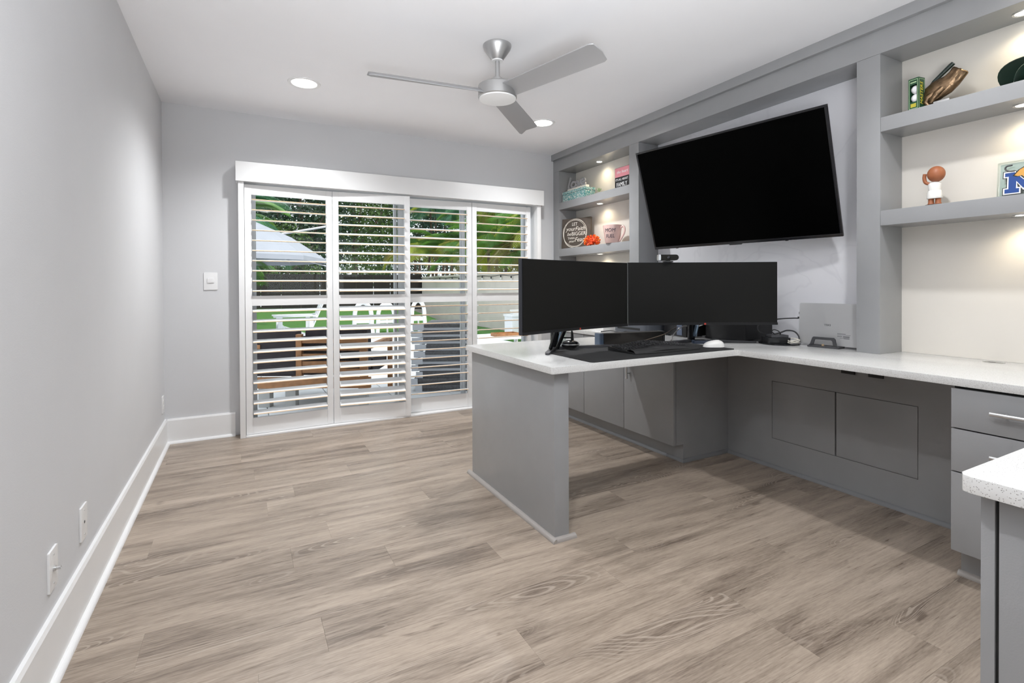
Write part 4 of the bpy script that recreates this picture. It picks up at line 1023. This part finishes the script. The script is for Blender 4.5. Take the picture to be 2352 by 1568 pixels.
# ================================================================== garden seen through the shutters
GZ = -.05
pat = obj('patio', MB().box(-9, 5.7, 4.50, 19.0, -.25, -.062), mat('grout_grey', (.45, .45, .44), .9), None); pat['kind'] = 'structure'
pvm = MB().box(.004, .596, .004, .596, -.012, 0).mesh('paver', .003, 1); pvm.materials.append(mat('white_paver', (.76, .77, .78), .7, var=.04, vscale=5))
for i in range(13):
    for j in range(12):
        inst('paver', pvm, pat, ROOT['patio'].inverted() @ Matrix.Translation((-2.2+i*.6, 4.52+j*.6, GZ)))
M_TURF = mat('turf', (.062, .175, .028), .9, var=.35, vscale=30, bump=.6, bscale=120)
tf = MB(); 
tf.add([(-8, 12.3, .14), (5.0, 12.3, .02), (5.0, 17.6, .40), (-8, 17.6, .50), (-8, 12.3, GZ-.02), (5.0, 12.3, GZ-.02), (5.0, 17.6, GZ-.02), (-8, 17.6, GZ-.02)],
       [(0, 1, 2, 3), (0, 4, 5, 1), (1, 5, 6, 2), (2, 6, 7, 3), (3, 7, 4, 0)])
tfo = obj('turf_lawn', tf, M_TURF, None); tag(tfo, 'bright green artificial lawn sloping up to the dark fence', 'lawn', kind='stuff')
tf2 = obj('turf_strip', MB().box(4.95, 5.66, 8.6, 17.0, GZ, .02), M_TURF, None); tag(tf2, 'narrow green turf strip at the foot of the stucco wall', 'lawn', kind='stuff')
# dark back fence
fe = thing('back_fence', (0, 17.6, 0), 'dark brown solid fence across the back of the garden', 'fence')
M_FEN = mat('fence_dark', (.014, .011, .010), .8, var=.2, vscale=4)
for i in range(24):
    x = -8.2+i*.58
    obj('fence_board', MB().box(x, x+.565, 17.60, 17.63, .30, 1.52+.002*(i % 3)), M_FEN, fe)
for i in range(6): obj('fence_post', MB().box(-8.2+i*2.7, -8.12+i*2.7, 17.63, 17.71, 0, 1.56), M_FEN, fe)
# stucco side wall with string lights
swl = obj('garden_wall', MB().box(5.70, 5.90, 4.50, 18.6, -.2, 1.40).box(5.67, 5.93, 4.50, 18.6, 1.40, 1.45), mat('beige_stucco', (.66, .60, .55), .9, var=.06, vscale=3, bump=.5, bscale=40), None)
tag(swl, 'beige stucco wall along the right side of the garden', 'wall')
stl = thing('string_lights', (5.66, 12.5, 1.36), 'string of small bulbs hung along the top of the stucco wall', 'string lights')
ys = [9.0+i*.55 for i in range(15)]
obj('wire', MB().tube(smooth_path([(5.655, y, 1.385-.03*(i % 2)) for i, y in enumerate(ys)], 4), .007, 5), M_BLACK, stl)
for i, y in enumerate(ys[1:-1]):
    zt = 1.385-.03*((i+1) % 2)
    bb = obj('bulb', MB().ell((5.65, y, zt-.085), .022, .022, .032, 10, 8), mat('bulb_glass', (.75, .75, .72), .15), stl)
    obj('bulb_socket', MB().lathe([(.014, 0), (.018, -.03), (.016, -.055)], (5.65, y, zt), 8), M_BLACK, bb)

# foliage helpers
def leaf_cloud(n, c, rx, ry, rz, size, seed, lo=-1.):
    rnd = random.Random(seed); vs = []; fs = []
    for i in range(n):
        while True:
            p = Vector((rnd.uniform(-1, 1), rnd.uniform(-1, 1), rnd.uniform(lo, 1)))
            if .25 < p.length < 1: break
        q = Vector((c[0]+p.x*rx, c[1]+p.y*ry, c[2]+p.z*rz))
        a = Vector((rnd.gauss(0, 1), rnd.gauss(0, 1), rnd.gauss(0, .7))).normalized(); b = a.orthogonal().normalized()
        b = (Matrix.Rotation(rnd.uniform(0, 6.28), 3, a) @ b); L_ = size*rnd.uniform(.6, 1.3); W_ = L_*.32
        o = len(vs); vs += [q, q+a*L_*.5+b*W_, q+a*L_, q+a*L_*.5-b*W_]; fs.append((o, o+1, o+2, o+3))
    return MB().add(vs, fs)
def leaf_mat(name, col, var=.45):
    m = mat(name, col, .5, var=var, vscale=3.0)
    N, L = nt(m); b = N['Principled BSDF']; tb = N.new('ShaderNodeBsdfTranslucent'); mx = N.new('ShaderNodeMixShader'); mx.inputs[0].default_value = .3
    tb.inputs[0].default_value = (col[0]*1.6, col[1]*1.5, col[2], 1)
    L.new(b.outputs[0], mx.inputs[1]); L.new(tb.outputs[0], mx.inputs[2]); L.new(mx.outputs[0], N['Material Output'].inputs['Surface'])
    return m
LM = [leaf_mat('leaf_deep_green', (.030, .075, .040)), leaf_mat('leaf_teal_green', (.035, .105, .075)), leaf_mat('leaf_mid_green', (.075, .145, .035))]
M_BARK = mat('bark', (.13, .10, .075), .9, var=.3, vscale=12)
def tree(x, y, h, r, mi, label, seed, n=2600, size=.22):
    t = thing('garden_tree', (x, y, 0), label, 'tree', 'trees beyond the garden fence')
    obj('trunk', MB().tube([(x, y, 0), (x+.05, y, h*.4), (x-.05, y+.1, h*.8)], [.14, .11, .05], 8), M_BARK, t)
    for k in range(4):
        a = k*1.7+seed; obj('branch', MB().tube([(x, y, h*.35), (x+r*.5*math.cos(a), y+r*.3*math.sin(a), h*.55), (x+r*.8*math.cos(a), y+r*.5*math.sin(a), h*.75)], [.06, .04, .015], 6), M_BARK, t)
    obj('foliage', leaf_cloud(n, (x, y, h*.56), r, r*.7, h*.46, size, seed), LM[mi], t)
tl = ['tall dark tree behind the fence at the far left of the shutters', 'bushy teal-green tree behind the umbrella', 'dense dark tree between the first two shutter panels', 'mid-green tree seen through the second shutter panel',
      'dark tree behind the fence right of the meeting stiles', 'broad tree in the back corner where fence and stucco wall meet', 'low leafy tree over the fence beneath the umbrella']
for i, (x, y, h, r, mi) in enumerate(((-3.2, 20.5, 7.0, 2.4, 0), (-.4, 21.0, 7.4, 2.3, 1), (1.9, 20.2, 6.6, 2.0, 0), (4.0, 21.2, 7.2, 2.2, 2), (6.4, 23.0, 7.0, 2.3, 0), (9.4, 22.0, 7.4, 2.5, 1), (.9, 18.9, 3.4, 1.6, 2))):
    tree(x, y, h, r, mi, tl[i], 11+i, 12000 if h > 4 else 5000, .135 if h > 4 else .12)

# palms
def frond_mesh(Lf, nl, ll, droop, name, m):
    vs = []; fs = []
    def spine(t): return Vector((Lf*t*(1-.18*t*droop), 0, Lf*(.55*t-droop*.62*t*t)))
    mb = MB(); mb.tube([spine(i/8) for i in range(9)], [.014-.0012*i for i in range(9)], 5); mb.smooth = False
    for i in range(nl):
        t = .14+.86*i/(nl-1); p = spine(t); d = (spine(min(1, t+.02))-spine(t-.02)).normalized()
        L_ = ll*(math.sin(PI*min(1, t*.85+.15))**.6)
        for sgn in (-1, 1):
            tip = p + d*L_*.55 + Vector((0, sgn*L_*.75, -L_*.30)); mid = p.lerp(tip, .5)+Vector((0, 0, L_*.07)); w_ = d*.016
            o = len(mb.v); mb.add([p-w_*.5, p+w_*.5, mid+w_, tip, mid-w_], [(0, 1, 2, 3, 4)])
    me = mb.mesh(name); me.materials.append(m); return me
LP = [leaf_mat('palm_green', (.10, .24, .04), .35), leaf_mat('palm_yellow_green', (.30, .36, .04), .4), leaf_mat('palm_olive', (.19, .17, .045), .35), leaf_mat('palm_blue_green', (.05, .17, .09), .3)]
FR = [frond_mesh(1.75, 34, .55, 1.0, 'frond', LP[0]), frond_mesh(1.6, 30, .50, 1.25, 'frond', LP[1]), frond_mesh(1.5, 30, .5, 1.5, 'frond', LP[2]), frond_mesh(1.9, 40, .6, 1.2, 'frond', LP[3])]
def palm(x, y, hc, nf, kinds, label, seed, sc=1., trunks=3, group='palms along the stucco wall'):
    rnd = random.Random(seed); t = thing('palm_tree', (x, y, 0), label, 'palm', group)
    for k in range(trunks):
        a = 2*PI*k/max(1, trunks); dx, dy = .18*math.cos(a)*(trunks > 1), .18*math.sin(a)*(trunks > 1)
        obj('stem', MB().tube([(x+dx, y+dy, 0), (x+dx*1.6, y+dy*1.6, hc*.6), (x+dx*2, y+dy*2, hc)], [.07, .05, .04], 7), M_BARK, t)
        for i in range(nf):
            a2 = 2*PI*i/nf+rnd.uniform(-.3, .3); s2 = sc*rnd.uniform(.8, 1.15)
            M = Matrix.Translation((dx*2, dy*2, hc-.12*(i % 3))) @ Matrix.Rotation(a2, 4, 'Z') @ Matrix.Rotation(rnd.uniform(-.55, .35), 4, 'Y') @ Matrix.Scale(s2, 4)
            inst('frond', FR[rnd.choice(kinds)], t, M)
pl = ['yellow-green clumping palm nearest the house over the stucco wall', 'bright green palm clump beyond the wall seen through the rightmost shutter', 'olive palm clump beyond the wall beside the right monitor',
      'green palm clump over the wall in the third shutter panel', 'orange-tinged palm clump behind the wall in the third shutter panel', 'farthest palm clump over the stucco wall near the back corner', 'tall palm clump rising above the others beyond the wall',
      'tall golden palm clump behind the rightmost shutter panel', 'tall green palm clump filling the top of the third shutter panel',
      'palm clump behind the fence corner at the left of the third panel', 'high palm clump behind the fence corner over the stucco wall end']
for i, (x, y, hc, ks) in enumerate(((6.7, 9.2, 2.3, (0, 1, 2)), (6.9, 10.9, 2.7, (0, 1, 1)), (7.2, 12.2, 2.2, (0, 2, 2)), (6.8, 13.7, 2.6, (0, 1, 0)), (7.0, 15.6, 2.3, (2, 1, 0)), (6.9, 17.6, 2.7, (0, 0, 1)), (8.2, 14.4, 4.0, (0, 0, 2)), (8.0, 11.2, 3.7, (1, 0, 2)), (7.9, 17.0, 4.0, (0, 3, 1)), (6.1, 18.9, 2.6, (0, 1, 2)), (7.0, 19.6, 4.3, (0, 1, 3)))):
    palm(x, y, hc, 9, ks, pl[i], 40+i, 1.05)
for i, (x, y) in enumerate(((10.5, 10.0), (10.8, 14.0), (10.4, 17.8))):
    tree(x, y, 6.5, 2.3, i % 2, ['dark tree behind the palms nearest the house', 'dark tree behind the middle palms', 'dark tree behind the far palms'][i], 60+i, 7000, .17)
palm(-.55, 12.6, 2.75, 13, (3, 0, 3), 'tall single palm behind the umbrella with fronds hanging to the right', 77, 1.15, 1, 'palms by the umbrella')
palm(-.55, 11.45, 1.72, 14, (0, 3, 0), 'low palm with a long green frond drooping under the umbrella edge', 78, .85, 1, 'palms by the umbrella')

# cantilever umbrella
um = thing('garden_umbrella', (-.35, 9.5, GZ), 'pale grey cantilever umbrella open over the patio', 'umbrella')
M_CAN = mat('canopy_grey', (.36, .385, .44), .8, var=.03)
nseg = 8; vs = [(-.35, 9.5, 2.36)]; R8 = 1.66
for ring_r, zz in ((.33, 2.21), (.66, 1.97), (1.0, 1.60), (1.0, 1.53)):
    for k in range(nseg):
        a = 2*PI*k/nseg; vs.append((-.35+R8*ring_r*math.cos(a), 9.5+R8*ring_r*math.sin(a), zz))
fs = [(0, 1+k, 1+(k+1) % nseg) for k in range(nseg)]
for j in range(3): fs += [(1+j*nseg+k, 1+(j+1)*nseg+k, 1+(j+1)*nseg+(k+1) % nseg, 1+j*nseg+(k+1) % nseg) for k in range(nseg)]
obj('canopy', MB().add(vs, fs), M_CAN, um)
M_UMB = mat('umbrella_metal', (.40, .42, .45), .4, metal=.4)
for k in range(nseg):
    a = 2*PI*k/nseg; obj('rib', MB().tube([(-.35, 9.5, 2.30), (-.35+R8*.5*math.cos(a), 9.5+R8*.5*math.sin(a), 2.02), (-.35+R8*.98*math.cos(a), 9.5+R8*.98*math.sin(a), 1.585)], .012, 6), M_UMB, um)
obj('hub', MB().lathe([(.05, 2.10), (.05, 2.30)], (-.35, 9.5, 0), 12), M_UMB, um)
obj('mast', MB().tube([(1.467, 9.6, GZ), (1.467, 9.6, 2.30)], .038, 10), M_UMB, um)
obj('arm', MB().tube([(1.467, 9.6, 2.23), (.45, 9.50, 1.99)], .020, 8), M_UMB, um)
obj('arm', MB().tube([(1.467, 9.6, 1.45), (.90, 9.55, 1.60)], .012, 8), M_UMB, um)
obj('base', MB().box(1.167, 1.767, 9.3, 9.9, GZ, GZ+.08), mat('concrete_grey', (.35, .35, .35), .9), um, .01)

# white garden chairs with slatted fan backs
M_WPL = mat('white_garden_plastic', (.80, .82, .85), .5)
def adirondack(x, y, rz, label, z=GZ):
    t = thing('garden_chair', (x, y, z), label, 'chair', 'white garden chairs', rz)
    B = lambda *a: MB().box(*a)
    for s in (-1, 1):
        obj('leg', B(.26, .34, s*.31-.02, s*.31+.02, 0, .58), M_WPL, t, .004, local=True)
        obj('leg', B(-.30, -.22, s*.31-.02, s*.31+.02, 0, .56), M_WPL, t, .004, local=True)
        obj('armrest', B(-.36, .42, s*.31-.075, s*.31+.075, .58, .605), M_WPL, t, .006, local=True)
        obj('side_rail', MB().prism([(.34, .28), (.34, .40), (-.46, .12), (-.46, .02)], s*.27-.012, s*.27+.012, 'y'), M_WPL, t, local=True)
    for k in range(5):
        xx = .32-.13*k; zz = .40-.055*k
        obj('seat_slat', MB().prism([(xx, zz), (xx-.115, zz-.045), (xx-.115, zz-.022), (xx, zz+.022)], -.27, .27, 'y'), M_WPL, t, local=True)
    for k in range(5):
        yy = -.20+.10*k; hh_ = .98-.035*abs(k-2)**1.6
        P = [(-.20, .17), (-.20-.30, hh_), (-.225-.30, hh_), (-.225, .17)]
        obj('back_slat', MB().prism(P, yy-.046, yy+.046, 'y'), M_WPL, t, local=True)
    obj('back_brace', B(-.375, -.35, -.26, .26, .55, .62), M_WPL, t, local=True)
    return t
adirondack(.93, 11.0, PI, 'white garden chair in profile behind the wooden lounge seat')
def arch_chair(x, y, rz, label, wd, ht):
    t = thing('patio_chair', (x, y, GZ), label, 'chair', 'white arch-backed patio chairs', rz)
    P = [(-.02, -wd/2-.03, .02), (.0, -wd/2, ht*.55)] + [(.0, -wd/2*math.cos(a), ht*.62+ht*.36*math.sin(a)) for a in [PI*k/8 for k in range(9)]] + [(.0, wd/2, ht*.55), (-.02, wd/2+.03, .02)]
    obj('back_frame', MB().tube(smooth_path(P, 3), .048, 8), M_WPL, t, local=True)
    obj('seat', MB().prism(rrect(.0, .44, -wd/2, wd/2, .06), .40, .44), M_WPL, t, .008, local=True)
    obj('back_web', MB().box(-.012, .012, -wd/2+.03, wd/2-.03, ht*.42, ht*.50), M_WPL, t, local=True)
    for sy in (-1, 1): obj('leg', MB().tube([(.40, sy*(wd/2-.03), .40), (.46, sy*(wd/2+.01), 0)], .022, 7), M_WPL, t, local=True)
arch_chair(2.37, 11.55, math.radians(80), 'white arch-backed chair at the left of the second shutter panel', .36, .82)
arch_chair(2.90, 11.6, math.radians(96), 'white arch-backed chair close to the door stiles', .38, .78)
arch_chair(3.66, 11.6, math.radians(90), 'white arch-backed chair seen above the stacked loungers', .30, .84)

# teak lounge seat with dark cushions right outside
ts = thing('teak_lounge_seat', (.14, 5.44, GZ), 'teak slatted outdoor lounge seat with black-brown cushions just outside', 'outdoor sofa', rz=math.radians(-28))
M_TEAK = mat('teak', (.36, .165, .062), .55, var=.25, vscale=14); M_DKC = mat('dark_cushion', (.028, .022, .026), .85, var=.2, vscale=30); M_LEG = mat('grey_leg', (.42, .42, .41), .7)
zo = -GZ
obj('beam', MB().box(-.05, 1.06, 0, .045, .138+zo, .243+zo), M_TEAK, ts, .004, local=True)
for x0, x1 in ((.345, .400), (.96, 1.03)): obj('post', MB().box(x0, x1, -.004, .05, .243+zo, .66+zo), M_TEAK, ts, .004, local=True)
for k in range(5):
    z = .285+k*.072
    obj('slat', MB().box(.40, .96, .008, .032, z+zo, z+.042+zo), M_TEAK, ts, .003, local=True)
obj('inner_lining', MB().box(.40, .96, .045, .06, .26+zo, .64+zo), M_DKC, ts, local=True)
obj('back_cushion', MB().box(-.06, .342, .01, .16, .25+zo, .69+zo), M_DKC, ts, .03, local=True)
obj('back_cushion', MB().box(.405, 1.02, .065, .21, .30+zo, .70+zo), M_DKC, ts, .03, local=True)
obj('seat_cushion', MB().box(-.05, 1.03, .22, .80, .24+zo, .40+zo), M_DKC, ts, .03, local=True)
obj('arm_frame', MB().box(-.05, 0.0, .0, .85, .52+zo, .56+zo).box(-.05, 0, .80, .85, 0, .52+zo), M_TEAK, ts, .004, local=True)
obj('arm_frame', MB().box(1.03, 1.08, .0, .85, .52+zo, .56+zo).box(1.03, 1.08, .80, .85, 0, .52+zo), M_TEAK, ts, .004, local=True)
for x0, x1 in ((-.03, .08), (.23, .33), (.94, 1.02)): obj('leg', MB().box(x0, x1, .02, .10, 0, .138+zo), M_LEG, ts, .003, local=True)

# stack of grey loungers
M_SL = mat('sling_grey', (.13, .13, .135), .85, var=.25, vscale=60); M_SLW = mat('lounger_frame_white', (.74, .77, .82), .5)
nst = 10
for k in range(nst):
    rnd = random.Random(k); dx = rnd.uniform(-.035, .035)
    lab = ('topmost lounger' if k == nst-1 else 'bottom lounger' if k == 0 else ['second', 'third', 'fourth', 'fifth', 'sixth', 'seventh', 'eighth', 'ninth'][k-1] + ' lounger from the bottom') + ' of the grey stack outside the third shutter panel'
    t = thing('stacked_lounger', (1.66+dx*.88, 5.46-dx*.47, GZ+.0755*k), lab, 'lounger', 'stacked grey loungers', math.radians(-26))
    wx = .075+.05*(k > 3)
    obj('frame', MB().box(0, .66, .0, .04, 0, .030).box(0, .66, .66, .70, 0, .030).box(0, .03, .04, .66, 0, .030).box(.63, .66, .04, .66, 0, .030), M_SLW if k > 2 else M_SL, t, .003, local=True)
    obj('end_panel', MB().box(0, wx, -.01, .0, .0, .068), M_SLW, t, local=True)
    obj('cushion', MB().box(wx, .60+.05*rnd.random(), -.012, .68, .031, .072), M_SL, t, .008, local=True)
# low white table, planter and wooden tray near the wall
lt = thing('low_table', (4.2, 8.6, GZ), 'low white patio table beyond the rightmost shutter panel', 'table')
obj('table_top', MB().box(3.5, 4.9, 8.2, 9.0, .13, .175), M_WPL, lt, .005)
for x, y in ((3.55, 8.25), (4.85, 8.25), (3.55, 8.95), (4.85, 8.95)): obj('leg', MB().box(x-.03, x+.03, y-.03, y+.03, GZ, .13), M_WPL, lt)
wt2 = thing('wooden_tray', (4.36, 8.45, .175), 'wooden tray lying on the low white patio table', 'tray')
obj('tray_bottom', MB().box(4.14, 4.58, 8.35, 8.58, .175, .19), M_TEAK, wt2)
obj('tray_rim', MB().box(4.14, 4.58, 8.33, 8.35, .175, .235).box(4.14, 4.58, 8.58, 8.60, .175, .235).box(4.12, 4.14, 8.33, 8.60, .175, .235).box(4.58, 4.60, 8.33, 8.60, .175, .235), M_TEAK, wt2)
wpl = thing('white_planter', (5.2, 9.6, GZ), 'tall white planter box in front of the stucco wall', 'planter')
obj('planter_body', MB().prism([(5.02, 9.42), (5.38, 9.42), (5.38, 9.78), (5.02, 9.78)], GZ, .46), M_WPL, wpl, .01)
obj('planter_cap', MB().box(5.0, 5.40, 9.40, 9.80, .46, .50), M_WPL, wpl, .006)
bo = thing('white_cooler', (5.18, 9.58, .50), 'small white box sitting on the white planter', 'box')
obj('box_body', MB().box(5.10, 5.28, 9.50, 9.66, .50, .57), M_WHITEP, bo, .008)
obj('box_lid', MB().box(5.09, 5.29, 9.49, 9.67, .57, .60), M_WHITEP, bo, .006)
